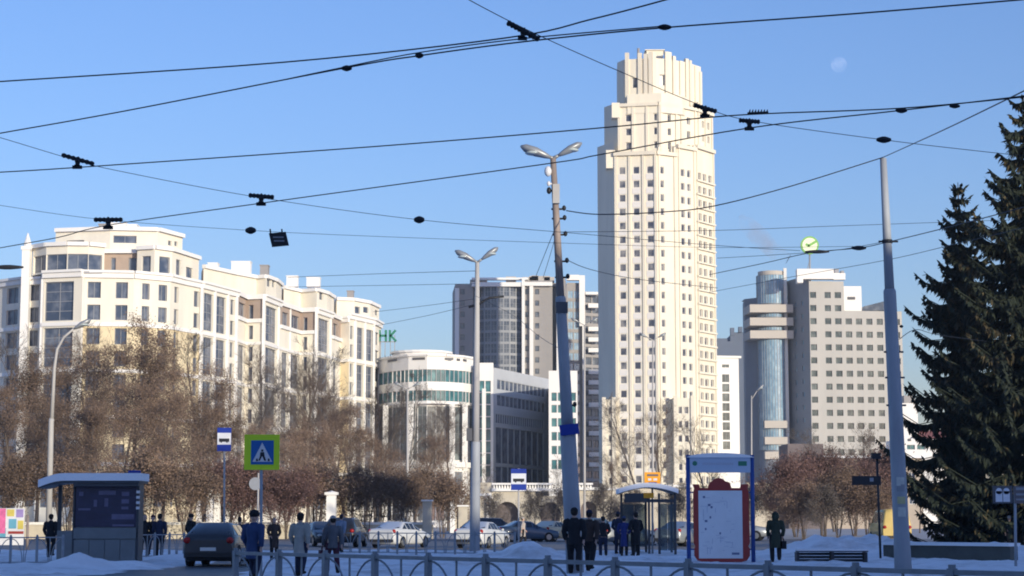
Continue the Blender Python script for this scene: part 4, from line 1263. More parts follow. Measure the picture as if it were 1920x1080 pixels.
for px, y, D, v, lb in ((30, 880, 150, 0, 'brown hedge bush behind the colourful stand'), (130, 885, 150, 0, 'brown hedge bush left of the kiosk panel'), (285, 875, 148, 0, 'brown hedge bush right of the kiosk'), (350, 890, 148, 0, 'brown hedge bush before the shorter gate pillar'), (450, 885, 150, 1, 'reddish hedge bush left of the crossing sign post'), (540, 900, 150, 1, 'reddish hedge bush right of the crossing sign post'), (590, 890, 152, 0, 'brown hedge bush left of the taller gate pillar'), (690, 900, 152, 0, 'brown hedge bush above the white saloon'), (760, 905, 155, 0, 'brown hedge bush above the end of the kerb wall'), (830, 905, 160, 0, 'brown hedge bush beside the arcade end')):
    tree('bush', v, px, y, D, lb, GH, 'hedge_bush', 1.25, 'bush')

tree('bush', 0, 1505, 925, 150, 'low brown bush at the left foot of the right hedge', GR, 'bare_bush', 1.2, 'bush')
tree('bush', 0, 1625, 915, 152, 'low brown bush at the right foot of the right hedge', GR, 'bare_bush', 1.2, 'bush')
tree('bush', 2, 1545, 930, 147, 'low grey bush in the middle foot of the right hedge', GR, 'bare_bush', 1.2, 'bush')
GA = 'bushes in front of the arcade'
for px, y, D, lb in ((925, 940, 190, 'grey leafless shrub at the left arch of the arcade'), (1000, 935, 192, 'grey leafless shrub between the two left arches'), (1055, 930, 190, 'grey leafless shrub behind the leaning lamp'), (1130, 925, 185, 'grey leafless shrub left of the open shelter'), (1185, 930, 188, 'grey leafless shrub seen through the open shelter'), (1270, 925, 186, 'grey leafless shrub between shelter and map board'), (1330, 930, 190, 'grey leafless shrub behind the map board'), (1410, 925, 195, 'grey leafless shrub right behind the map board post')):
    tree('bush', 2, px, y, D, lb, GA, 'bare_bush', 1.1, 'bush')
tree('bare', 0, 110, 690, 205, 'bare tree between the left edge tree and the curved lamp post', GT)
tree('seedy', 2, 120, 760, 175, 'brown bushy tree behind the curved lamp post', GT)
tree('seedy', 1, 235, 770, 165, 'brown bushy tree over the middle of the kiosk roof', GT)
tree('seedy', 0, 385, 800, 180, 'brown bushy tree left of the upper bus stop sign', GT)
tree('bare', 1, 430, 715, 215, 'bare tree right of the upper bus stop sign', GT)
tree('seedy', 2, 465, 820, 185, 'brown bushy tree left behind the crossing sign', GT)
tree('seedy', 0, 560, 825, 190, 'brown bushy tree between crossing sign and thick gate pillar', GT)
tree('seedy', 1, 625, 815, 200, 'brown bushy tree above the thick gate pillar', GT)
tree('bare', 0, 575, 705, 235, 'tall bare tree between crossing sign and thick gate pillar', GT)
tree('bare', 1, 680, 735, 225, 'bare tree left of the cream building end', GT)

# spruces
def spruce(seed, H, Rb, nl=29):
    R = random.Random(seed)
    tr, cr = MB(), MB()
    tr.tube([(0, 0, 0), (0.02, 0, H * .5), (0, 0, H)], [H * 0.012, H * .007, 0.02], 7)
    def spray(c, d, L, w, m):
        s = d.cross(Vector((R.uniform(-.4, .4), R.uniform(-.4, .4), 1)))
        if s.length < 1e-3: s = Vector((1, 0, 0))
        s.normalize(); s = (s + Vector((0, 0, R.uniform(-.5, .5)))).normalized() * w
        e = c + d * L; q = c + d * L * .45
        cr.face([c - s * .35, c + s * .35, q + s * .6, q - s * .6], m); cr.face([q - s * .6, q + s * .6, e], m)
    for i in range(nl):
        t = (i + .5) / nl
        z = H * (0.05 + 0.95 * t ** .92)
        rmax = Rb * (1 - t) ** 0.72 * (1.0 + 0.24 * sin(i * 2.3)) + 0.16
        if t < 0.12: rmax *= 0.8 + t * 1.6
        nb = 11 if t < .8 else 7
        for k in range(nb):
            a = 2 * pi * (k + R.random() * .9) / nb + i * 1.1
            L = rmax * R.uniform(0.5, 1.2)
            o = Vector((cos(a), sin(a), 0))
            n = max(3, int(L / 0.2))
            pts = []
            dr = R.uniform(.25, .5)
            for j in range(n + 1):
                f = j / n
                zz = z - L * dr * sin(f * pi * .62) + L * 0.30 * f ** 3
                pts.append(o * (L * f) + Vector((0, 0, zz)))
            cr.tube(pts[::max(1, n // 3)] + [pts[-1]], 0.03, 3, caps=False, m=0)
            br = R.random() < 0.35
            sd = Vector((-o.y, o.x, 0))
            for j in range(1, n + 1):
                f = j / n
                d = (pts[j] - pts[j - 1]).normalized()
                wl_ = (0.75 * (1 - f) + 0.30) * min(1.0, .25 + L * .5)
                for q in range(10):
                    sg = 1 if q % 2 else -1
                    dd = (sd * sg * R.uniform(.1, 1.0) + d * R.uniform(.2, .8) + Vector((0, 0, R.uniform(-2.2, -.2)))).normalized()
                    spray(pts[j] + d * R.uniform(-.1, .1), dd, wl_ * R.uniform(.5, 1.2), R.uniform(.08, .19), 1 if (br and R.random() < .55) or R.random() < .05 else 0)
                spray(pts[j], d, .34, .16, 0)
    return tr.mesh('trunk', 'bark'), cr.mesh('crown', ['needle', 'needle_brown'])
def put_spruce(seed, px, ytop, D, Rb, label):
    H = Z(ytop, D)
    x = XX(px, D, 700)
    o = root('spruce_tree', (x, D, 0), label, 'tree', 'spruces at the right picture edge')
    tm, cm = spruce(seed, H, Rb)
    add('trunk', tm, o, world=False); add('crown', cm, o, world=False)
put_spruce(3, 1806, 342, 104, 3.7, 'dark spruce with the lower pointed top, left of the pair')
put_spruce(4, 1936, 178, 98, 5.8, 'taller dark spruce cut by the right picture edge')

# ------------------------------------------------------------ poles, lamps, signs
mat('pole_grey', (0.36, 0.38, 0.41), 0.6, 0.2, 1.2, streak=0.3)
mat('pole_light', (0.46, 0.44, 0.42), 0.65, 0.15, 1.2, streak=0.3)
mat('pole_rust', (0.30, 0.24, 0.21), 0.7, 0.3, 2.5, streak=0.3)
mat('lamp_grey', (0.34, 0.35, 0.36), 0.4, 0.1, 3, metal=0.3)
mat('lamp_glass', (0.50, 0.56, 0.55), 0.15, 0.05, spec=0.7)
mat('black_iron', (0.022, 0.023, 0.027), 0.5, 0.2, 5)
mat('sign_blue', (0.018, 0.045, 0.30), 0.4, 0.05)
mat('sign_blue2', (0.02, 0.14, 0.42), 0.4, 0.05)
mat('sign_white', (0.72, 0.72, 0.74), 0.45, 0.04)
mat('sign_lime', (0.70, 0.92, 0.03), 0.45, 0.05)
mat('sign_orange', (0.85, 0.36, 0.02), 0.45, 0.05)
mat('sign_back', (0.28, 0.29, 0.31), 0.5, 0.1)

def lamp_head(r, base, d, L, name='lamp_head'):
    """cobra-type street lamp head along direction d"""
    d = Vector(d).normalized(); b = Vector(base)
    v = MB(); v.tube([b, b + d * L * .18, b + d * L * .5, b + d * L * .85, b + d * L], [L * .07, L * .15, L * .24, L * .20, L * .05], 10, flat=0.6)
    o = v.build(name, 'lamp_grey', r)
    g = MB(); s = Vector((0, 0, -L * .07)); g.ell(b + d * L * .58 + s, (L * .26, L * .26, L * .07)); g.build('lamp_glass', 'lamp_glass', o)

def pole(r, pts, rad, name='pole', m='pole_grey', n=12):
    v = MB(); v.tube(pts, rad, n); return v.build(name, m, r)

# leaning double lamp post in the middle
D = 55.0
T_ = root('street_lamp', (XX(1079, D, 1000), D, 0), 'tall leaning double-headed street lamp hung with wires, near the picture centre', 'street lamp', 'street lamps')
a, b = P(1079, 1062, D), P(1037, 297, D); a.z = 0
pk = lambda y: a.lerp(b, (Z(y, D) - a.z) / (b.z - a.z))
pole(T_, [a, pk(900), pk(812), pk(808)], [.25, .235, .225, .2], 'lower_pole')
pole(T_, [pk(808), pk(560), pk(556)], [.175, .15, .13], 'middle_pole')
pole(T_, [pk(558), pk(420), b], [.115, .10, .085], 'upper_pole', 'pole_rust')
v = MB(); c_ = pk(806); v.obox(c_ + Vector((0.04, -.22, 0)), (.27, 0, .03), (0, .05, 0), (-.02, 0, .15)); v.build('route_plate', 'sign_blue', T_)
v = MB(); c_ = pk(577); v.obox(c_ + Vector((.02, -.02, 0)), (.17, 0, 0), (0, .17, 0), (0, 0, .15)); v.build('clamp_box', 'frame_dark', T_)
h = b
for (px, py, L) in ((976, 274, .95), (1091, 268, .8)):
    e = P(px, py, D); d = (e - h); ln = d.length
    pole(T_, [h, h + d * (1 - L / ln * .92)], [.06, .045], 'arm', 'lamp_grey', 8)
    lamp_head(T_, h + d * (1 - L / ln), d, L)
for py, sz, m in ((322, .12, 'sign_white'), (358, .08, 'black_iron'), (345, .06, 'sign_white')):
    p = pk(py); v = MB(); v.ell(p + Vector((-.17, -.06, 0)), (sz * .9, sz * .9, sz * 1.3)); v.tube([p, p + Vector((-.17, -.05, 0))], .03, 6); v.build('camera_dome', m, T_)
v = MB(); c_ = pk(365); v.obox(c_ + Vector((.03, -.13, 0)), (.1, 0, 0), (0, .07, 0), (0, 0, .28)); v.build('control_box', 'pole_light', T_)
for py in (392, 410, 440, 490, 520, 760):
    p = pk(py); v = MB(); v.tube([p + Vector((-.13, 0, 0)), p + Vector((.2, 0, 0))], .03, 6); v.ell(p + Vector((.24, 0, .03)), (.06, .06, .08)); v.build('wire_bracket', 'black_iron', T_)
LAMPTOP = pk

# second double lamp, straight, left of centre
D2 = 92.0
T2_ = root('street_lamp', (XX(891, D2, 1000), D2, 0), 'straight double-headed street lamp in front of the rounded office', 'street lamp', 'street lamps')
a2, b2 = P(890, 1035, D2), P(895, 492, D2); a2.z = 0
pk2 = lambda y: a2.lerp(b2, (Z(y, D2) - a2.z) / (b2.z - a2.z))
pole(T2_, [a2, pk2(830), pk2(828)], [.25, .22, .2], 'lower_pole'); pole(T2_, [pk2(829), pk2(640), b2], [.17, .15, .10], 'upper_pole', 'pole_light')
for (px, py, L) in ((853, 470, 1.15), (934, 464, 1.0)):
    e = P(px, py, D2); d = e - b2; ln = d.length
    pole(T2_, [b2, b2 + d * (1 - L / ln * .9)], [.07, .05], 'arm', 'lamp_grey', 8); lamp_head(T2_, b2 + d * (1 - L / ln), d, L)
v = MB(); p = pk2(815); v.obox(p + Vector((-.3, -.1, 0)), (.14, 0, 0), (0, .12, 0), (0, 0, .3)); v.build('speaker_box', 'frame_dark', T2_)
v = MB(); p = pk2(572); v.tube([p + Vector((-.4, 0, -.1)), p, p + Vector((.6, 0, .35)), p + Vector((1.3, 0, .42))], .06, 6); v.build('wire_bracket', 'black_iron', T2_)

# curved arm lamp at the left
D3 = 122.0
T3_ = root('street_lamp', (XX(92, D3, 1000), D3, 0), 'pale street lamp with one curved arm behind the kiosk at left', 'street lamp', 'street lamps')
pole(T3_, [(XX(91, D3, 1000), D3, 0), P(96, 790, D3), P(97, 785, D3)], [.2, .17, .17], 'lower_pole', 'pole_light')
pole(T3_, [P(97, 787, D3), P(102, 690, D3), P(107, 655, D3), P(120, 632, D3), P(140, 615, D3)], [.13, .1, .085, .075, .07], 'curved_pole', 'pole_light', 10)
lamp_head(T3_, P(138, 617, D3), P(172, 598, D3) - P(138, 617, D3), 1.25)
# far lamps
def far_lamp(px, ytop, D, label, two=True, w=.11, m='pole_light'):
    r = root('street_lamp', (XX(px, D, 1000), D, 0), label, 'street lamp', 'street lamps')
    t = P(px, ytop, D); x = XX(px, D, 1000)
    pole(r, [(x, D, 0), (x + (t.x - x) * .4, D, t.z * .4), t], [w, w * .85, w * .55], 'pole', m, 8)
    s = 22 / F * D
    if two:
        for sg in (-1, 1):
            d = Vector((sg * s, 0, s * .55)); pole(r, [t, t + d * .5], [.05, .04], 'arm', m, 6); lamp_head(r, t + d * .45, d, s * .8)
    else:
        d = Vector((s, 0, s * .9)); pole(r, [t - Vector((0, 0, .4)), t + d * .5], [.05, .04], 'arm', m, 6); lamp_head(r, t + d * .45, d, s * .8)
far_lamp(1224, 638, 165, 'thin double-headed street lamp in front of the cream tower')
far_lamp(1409, 742, 190, 'single-headed street lamp before the dark side of the grey office', False)
far_lamp(1096, 610, 160, 'thin pale lamp post right beside the leaning lamp post')
far_lamp(764, 730, 170, 'thin pale lamp post in front of the rounded office hall', True, .14)
# thick grey pole at right
D4 = 54.0
T4_ = root('trolley_pole', (XX(1693, D4, 1000), D4, 0), 'thick leaning grey steel pole left of the spruces', 'pole')
a4, b4 = P(1694, 1076, D4), P(1656, 297, D4); a4.z = 0
pk4 = lambda y: a4.lerp(b4, (Z(y, D4) - a4.z) / (b4.z - a4.z))
pole(T4_, [a4, pk4(1000), pk4(800), pk4(546), pk4(542)], [.25, .225, .205, .18, .155], 'lower_pole')
pole(T4_, [pk4(544), b4], [.14, .095], 'upper_pole')
for py, m in ((453, 'black_iron'), (660, 'frame_dark'), (708, 'frame_dark'), (760, 'frame_dark')):
    p = pk4(py); v = MB(); v.tube([p - Vector((0, 0, .05)), p + Vector((0, 0, .05))], .19 if py > 500 else .15, 12); v.tube([p + Vector((-.25, -.02, 0)), p + Vector((.3, -.02, 0))], .03, 6); v.build('clamp_ring', m, T4_)
mat('paper', (0.55, 0.55, 0.50), 0.8, 0.15, 8); mat('paper_y', (0.50, 0.47, 0.25), 0.8, 0.15, 8)
for py, m, hh in ((903, 'paper', .12), (938, 'paper_y', .1), (960, 'paper', .13), (915, 'sign_back', .1)):
    p = pk4(py); v = MB()
    R_ = .234
    for k in range(6):
        t0, t1 = -pi / 2 - .5 + k / 6, -pi / 2 - .5 + (k + 1) / 6
        v.face([(p.x + R_ * cos(t0), p.y + R_ * sin(t0), p.z - hh), (p.x + R_ * cos(t1), p.y + R_ * sin(t1), p.z - hh), (p.x + R_ * cos(t1), p.y + R_ * sin(t1), p.z + hh), (p.x + R_ * cos(t0), p.y + R_ * sin(t0), p.z + hh)])
    v.build('pasted_notice', m, T4_)

# crossing sign
D5 = 49.0
S5 = root('crossing_sign', (XX(490, D5, 1000), D5, 0), 'blue pedestrian crossing sign with lime green border on a thin post', 'traffic sign')
pole(S5, [(XX(490, D5, 1040), D5, 0), P(490, 816, D5)], .038, 'post', 'pole_grey', 8)
def plate(r, x0, x1, y0, y1, D, dy, name, m, th=.012):
    a, b = P(x0, y1, D), P(x1, y0, D); v = MB()
    v.box(a.x, b.x, D + dy - th, D + dy, a.z, b.z); return v.build(name, m, r)
plate(S5, 458, 525, 815, 881, D5, -.05, 'lime_border', 'sign_lime')
plate(S5, 471, 514, 826, 871, D5, -.066, 'blue_panel', 'sign_blue2', .006)
tri = MB()
A, B, C = P(492.5, 830, D5), P(474, 866, D5), P(511, 866, D5)
yy = D5 - .0765
tri.face([(B.x, yy, B.z), (C.x, yy, C.z), (A.x, yy, A.z)]); tri.build('white_triangle', 'sign_white', S5)
mp = MB(); yy = D5 - .080
def blk(pts): mp.face([(P(x, y, D5).x, yy, P(x, y, D5).z) for x, y in pts])
blk([(490.5, 843), (494.5, 843), (494.5, 847), (490.5, 847)]); blk([(489, 848), (496, 848), (497, 856), (488, 856)])
blk([(488, 856), (492, 856), (488, 864), (485, 864)]); blk([(493, 856), (497, 856), (500, 864), (496, 864)])
for x in (481, 503): blk([(x, 860), (x + 3, 860), (x + 3.5, 865), (x - .5, 865)])
mp.build('walking_figure', 'black_iron', S5)
for px, y0 in ((481.5, 838),):
    v = MB(); p = P(480, 908, D5 + 40)
S5b = root('road_sign', (XX(477, 90, 1000), 90, 0), 'grey back of a round road sign left of the crossing sign post', 'traffic sign')
v = MB(); c_ = P(479, 907, 90); n = 20
v.tube([c_ + Vector((0, -.015, 0)), c_ + Vector((0, .015, 0))], .3, 20, smooth=False); v.build('disc', 'sign_back', S5b)
pole(S5b, [(c_.x + .12, 90.08, 0), (c_.x + .12, 90.08, c_.z + .5)], .04, 'post', 'pole_light', 8)

def bus_sign(px0, px1, y0, y1, D, label, ang=0.0):
    pc = (px0 + px1) / 2
    r = root('bus_stop_sign', (XX(pc, D, 1000), D, 0), label, 'bus stop sign', 'blue and white bus stop signs')
    pole(r, [(XX(pc, D, 1000), D + .06, 0), P(pc, y0 - 1, D) + Vector((0, .06, 0))], .04, 'post', 'pole_light', 8)
    plate(r, px0, px1, y0, y1, D, 0, 'panel', 'sign_blue', .02)
    h = y1 - y0
    plate(r, px0 + .6, px1 - .6, y0 + h * .22, y0 + h * .72, D, -.022, 'white_field', 'sign_white', .006)
    v = MB(); cx = pc; w = (px1 - px0) * .36
    ya, yb = y0 + h * .46, y0 + h * .60
    y_ = D - .034
    a, b = P(cx - w, yb, D), P(cx + w, ya, D); v.box(a.x, b.x, y_, y_ + .004, a.z, b.z)
    for k in (-.55, .55):
        c_ = P(cx + w * k, yb, D); v.tube([(c_.x, y_ - .002, c_.z), (c_.x, y_ + .005, c_.z)], (b.x - a.x) * .09, 10)
    v.build('bus_symbol', 'black_iron', r)
bus_sign(407, 434, 802, 846, 78, 'bus stop sign hanging high before the brown trees')
bus_sign(958, 987, 879, 919, 92, 'bus stop sign before the shaded office wing')
bus_sign(240, 264, 882, 906, 75, 'bus stop sign half hidden by the kiosk roof')

# orange timetable sign above the right shelter
D6 = 84.0
S6 = root('timetable_sign', (XX(1223, D6 + 1, 1000), D6 + 1, 0), 'orange stop sign plate above the right bus shelter', 'sign')
plate(S6, 1208.5, 1238, 885.5, 912, D6 + 1, 0, 'panel', 'sign_orange', .03)
plate(S6, 1213, 1234, 889, 893, D6 + 1, -.032, 'dark_line', 'hall_brown', .004); plate(S6, 1216, 1231, 904, 908, D6 + 1, -.032, 'dark_line', 'sign_blue', .004)
plate(S6, 1215, 1221, 897, 901, D6 + 1, -.032, 'white_mark', 'sign_white', .004); plate(S6, 1225, 1232, 897, 901, D6 + 1, -.032, 'white_mark', 'sign_white', .004)
pole(S6, [(XX(1223, D6 + 1, 1000), D6 + 1.04, 0), P(1223, 887, D6 + 1) + Vector((0, .04, 0))], .04, 'post', 'pole_grey', 8)

# black sign post right of the bushes
D7 = 72.0
S7 = root('sign_post', (XX(1649, D7, 1000), D7, 0), 'thin dark post with black arrow board and small box on top', 'sign')
pole(S7, [(XX(1651, D7, 1040), D7, 0), P(1644, 852, D7)], .045, 'post', 'black_iron', 8)
plate(S7, 1597, 1651, 892.5, 909.5, D7, -.05, 'board', 'black_iron', .04); plate(S7, 1630, 1637, 896, 903, D7, -.095, 'white_mark', 'sign_back', .004)
v = MB(); p = P(1642, 855, D7); v.box(p.x - .17, p.x + .17, D7 - .12, D7 + .12, p.z - .11, p.z + .11); v.build('top_box', 'black_iron', S7)
# metro style plates at the right edge
D8 = 62.0
S8 = root('direction_sign', (XX(1905, D8, 1000), D8, 0), 'pair of white-blue plates on a post at the right edge before the spruces', 'sign')
pole(S8, [(XX(1904, D8, 1040), D8, 0), P(1903, 912, D8)], .045, 'post', 'pole_grey', 8)
plate(S8, 1861, 1897, 911, 944, D8, -.05, 'plate', 'frame_dark', .02); plate(S8, 1901, 1945, 911, 944, D8, -.05, 'plate', 'hall_brown', .02)
v = MB()
def bar(x0, x1, y0, y1): 
    a, b = P(x0, y1, D8), P(x1, y0, D8); v.box(a.x, b.x, D8 - .08, D8 - .071, a.z, b.z)
for x in (1866, 1880):
    bar(x, x + 12, 921, 941); 
    c_ = P(x + 6, 921, D8); v.tube([(c_.x, D8 - .08, c_.z), (c_.x, D8 - .071, c_.z)], 6 * D8 / F, 12, smooth=False)
v.build('white_emblem', 'sign_white', S8)
v = MB(); bar(1904, 1940, 914, 919); bar(1904, 1940, 925, 929); bar(1904, 1935, 935, 938); v.build('text_line', 'sign_back', S8)

# ------------------------------------------------------------ shelters, map board
mat('shelter_dark', (0.06, 0.065, 0.075), 0.5, 0.15, 2); mat('shelter_grey', (0.17, 0.19, 0.20), 0.6, 0.15, 1.5)
mat('poster', (0.035, 0.035, 0.075), 0.35, 0.35, 1.6); mat('poster_mark', (0.13, 0.12, 0.20), 0.4, 0.2, 3); mat('pane', (0.10, 0.12, 0.13), 0.1, 0.15, 2, spec=.6)
K0 = 67.5
KS = root('kiosk', (XX(190, K0, 1000), K0, 0), 'grey bus shelter with dark poster wall and snowy arched roof at left', 'bus shelter')
kx = lambda px: XX(px, K0, 950)
kz = lambda py: Z(py, K0)
v = MB(); v.box(kx(140), kx(258), K0, K0 + .12, gz(kx(200), K0) - .05, kz(905)); v.build('rear_wall', 'shelter_grey', KS)
v = MB(); v.box(kx(142), kx(256), K0 - .03, K0 - .003, kz(988), kz(912)); po = v.build('poster', 'poster', KS)
for x0, x1, y0, y1 in ((148, 156, 922, 930), (185, 217, 920, 928), (228, 242, 922, 930), (228, 242, 936, 944), (176, 182, 937, 950), (196, 203, 934, 950), (147, 170, 953, 957), (210, 252, 964, 974), (212, 252, 983, 987), (228, 241, 950, 955)):
    v = MB(); v.box(kx(x0), kx(x1), K0 - .038, K0 - .031, kz(y1), kz(y0)); v.build('poster_print', 'poster_mark', po)
for k in range(4):
    v = MB(); a = 141 + k * 29; v.box(kx(a), kx(a + 28), K0 - .06, K0 - .002, gz(kx(200), K0) - .05, kz(1012)); v.build('lower_panel', 'shelter_grey', KS)
v = MB(); v.box(kx(139.5), kx(259), K0 - .05, K0 + .1, kz(1010), kz(990)); v.build('middle_panel', 'shelter_grey', KS)
v = MB(); v.box(kx(257), kx(261), K0 - .05, K0 + .8, 0, kz(905)); v.build('end_panel', 'shelter_dark', KS)
v = MB()
for y in (920, 930, 940, 950): v.box(kx(256), kx(262.5), K0 - .09, K0 - .055, kz(y + 5), kz(y))
v.build('route_list', 'sign_white', KS)
for px, yy_ in ((100, 1.0), (140, .06)):
    v = MB(); v.box(kx(px) - .06, kx(px) + .06, K0 + yy_ - .06, K0 + yy_ + .06, 0, kz(908)); v.build('post', 'shelter_dark', KS)
v = MB(); v.box(kx(108), kx(140), K0 + .02, K0 + .10, gz(kx(120), K0), kz(995)); v.build('side_panel', 'shelter_grey', KS)
# arched roof whose vault runs along the kiosk, snow on top
def vault(mbx, xa, xb, ya, yb, z0, rise, th, n=12):
    for s in range(n):
        t0, t1 = s / n, (s + 1) / n
        f = lambda t: (ya + (yb - ya) * t, z0 + rise * sin(pi * t))
        (y_0, za_), (y_1, zb_) = f(t0), f(t1)
        mbx.face([(xa, y_0, za_ + th), (xb, y_0, za_ + th), (xb, y_1, zb_ + th), (xa, y_1, zb_ + th)], 0, True)
        mbx.face([(xb, y_0, za_), (xa, y_0, za_), (xa, y_1, zb_), (xb, y_1, zb_)], 0, True)
        mbx.face([(xa, y_0, za_), (xa, y_0, za_ + th), (xa, y_1, zb_ + th), (xa, y_1, zb_)]); mbx.face([(xb, y_0, za_ + th), (xb, y_0, za_), (xb, y_1, zb_), (xb, y_1, zb_ + th)])
    mbx.face([(xa, ya, z0), (xb, ya, z0), (xb, ya, z0 + th), (xa, ya, z0 + th)]); mbx.face([(xb, yb, z0), (xa, yb, z0), (xa, yb, z0 + th), (xb, yb, z0 + th)])
def kroof(mbx, xa, xb, ya, yb, z0, z1, th, n=18):
    # flat roof whose left end curves down like a vault
    def f(t):
        k = min(1.0, t / .26)
        return (xa + (xb - xa) * t, z0 + (z1 - z0) * sin(pi / 2 * k))
    for s_ in range(n):
        (x_0, za_), (x_1, zb_) = f(s_ / n), f((s_ + 1) / n)
        mbx.face([(x_0, ya, za_ + th), (x_1, ya, zb_ + th), (x_1, yb, zb_ + th), (x_0, yb, za_ + th)], 0, True)
        mbx.face([(x_1, ya, zb_), (x_0, ya, za_), (x_0, yb, za_), (x_1, yb, zb_)], 0, True)
        mbx.face([(x_0, ya, za_), (x_1, ya, zb_), (x_1, ya, zb_ + th), (x_0, ya, za_ + th)]); mbx.face([(x_1, yb, zb_), (x_0, yb, za_), (x_0, yb, za_ + th), (x_1, yb, zb_ + th)])
    for q in (0, 1):
        x_, za_ = f(q); mbx.face([(x_, ya, za_), (x_, yb, za_), (x_, yb, za_ + th), (x_, ya, za_ + th)])
v = MB(); kroof(v, kx(76), kx(264), K0 - .35, K0 + 1.3, kz(916), kz(906), .08); ro = v.build('roof', 'shelter_dark', KS)
v = MB(); v.box(kx(140), kx(262), K0 - .3, K0 - .2, kz(912), kz(905.5)); v.build('front_beam', 'shelter_dark', KS)
v = MB(); kroof(v, kx(75), kx(266), K0 - .38, K0 + 1.25, kz(914), kz(901.5), .26); v.build('snow_layer', 'snow_cap', ro)

SH0 = 84.0
SH = root('bus_shelter', (XX(1218, SH0, 1000), SH0, 0), 'open dark-framed bus shelter with snowy vaulted roof right of centre', 'bus shelter')
sx = lambda px: XX(px, SH0, 980); sz = lambda py: Z(py, SH0)
def vault_x(mbx, xa, xb, ya, yb, z0, rise, th, n=12):
    for s in range(n):
        f = lambda t: (xa + (xb - xa) * t, z0 + rise * sin(pi * (.12 + .76 * t)))
        (x_0, za_), (x_1, zb_) = f(s / n), f((s + 1) / n)
        mbx.face([(x_0, ya, za_ + th), (x_1, ya, zb_ + th), (x_1, yb, zb_ + th), (x_0, yb, za_ + th)], 0, True)
        mbx.face([(x_1, ya, zb_), (x_0, ya, za_), (x_0, yb, za_), (x_1, yb, zb_)], 0, True)
        mbx.face([(x_0, ya, za_), (x_1, ya, zb_), (x_1, ya, zb_ + th), (x_0, ya, za_ + th)]); mbx.face([(x_1, yb, zb_), (x_0, yb, za_), (x_0, yb, za_ + th), (x_1, yb, zb_ + th)])
    for s in (0, 1):
        x_, za_ = f(s); mbx.face([(x_, ya, za_), (x_, yb, za_), (x_, yb, za_ + th), (x_, ya, za_ + th)])
v = MB(); vault_x(v, sx(1162), sx(1270), SH0 - .2, SH0 + 2.2, sz(934), .45, .06); ro = v.build('roof', 'shelter_dark', SH)
v = MB(); vault_x(v, sx(1160), sx(1272), SH0 - .22, SH0 + 2.1, sz(932), .42, .2); v.build('snow_layer', 'snow_cap', ro)
for px, dy in ((1217, 0), (1236, 0), (1266, 0), (1170, 2), (1217, 2), (1266, 2)):
    v = MB(); v.box(sx(px) - .05, sx(px) + .05, SH0 + dy - .05, SH0 + dy + .05, 0, sz(925)); v.build('post', 'shelter_dark', SH)
v = MB(); v.box(sx(1170), sx(1268), SH0 - .04, SH0 + .04, sz(942), sz(936)); v.build('front_beam', 'shelter_dark', SH)
v = MB(); v.box(sx(1171), sx(1216), SH0 - .05, SH0 + .02, sz(938), sz(925)); v.box(sx(1190), sx(1212), SH0 - .07, SH0 - .052, sz(934), sz(931)); v.build('header_board', 'shelter_dark', SH)
v = MB(); v.box(sx(1207), sx(1226), SH0 - .1, SH0 - .06, sz(934), sz(924)); v.build('orange_plate', 'sign_orange', SH)
mg = bpy.data.materials.new('shelter_glass'); mg.use_nodes = True
nt = mg.node_tree; bs = nt.nodes['Principled BSDF']; bs.inputs['Base Color'].default_value = (.12, .15, .17, 1); bs.inputs['Roughness'].default_value = .08
tr_ = nt.nodes.new('ShaderNodeBsdfTransparent'); mx = nt.nodes.new('ShaderNodeMixShader'); mx.inputs[0].default_value = .55
tr_.inputs[0].default_value = (.8, .9, .9, 1)
nt.links.new(tr_.outputs[0], mx.inputs[1]); nt.links.new(bs.outputs[0], mx.inputs[2]); nt.links.new(mx.outputs[0], nt.nodes['Material Output'].inputs['Surface']); MATS['shelter_glass'] = mg
for a, b in ((1238, 1251), (1252, 1264)):
    v = MB(); v.box(sx(a), sx(b), SH0 - .012, SH0 + .012, sz(1032), sz(945)); v.build('glass_pane', 'shelter_glass', SH)
for a, b in ((1172, 1194), (1195, 1216)):
    v = MB(); v.box(sx(a), sx(b), SH0 + 1.99, SH0 + 2.01, .35, sz(945)); v.build('glass_pane', 'shelter_glass', SH)
v = MB(); v.box(sx(1190), sx(1234), SH0 + 1.2, SH0 + 1.6, .42, .48); v.box(sx(1194), sx(1197), SH0 + 1.3, SH0 + 1.5, 0, .42); v.box(sx(1226), sx(1229), SH0 + 1.3, SH0 + 1.5, 0, .42); v.build('bench', 'shelter_dark', SH)

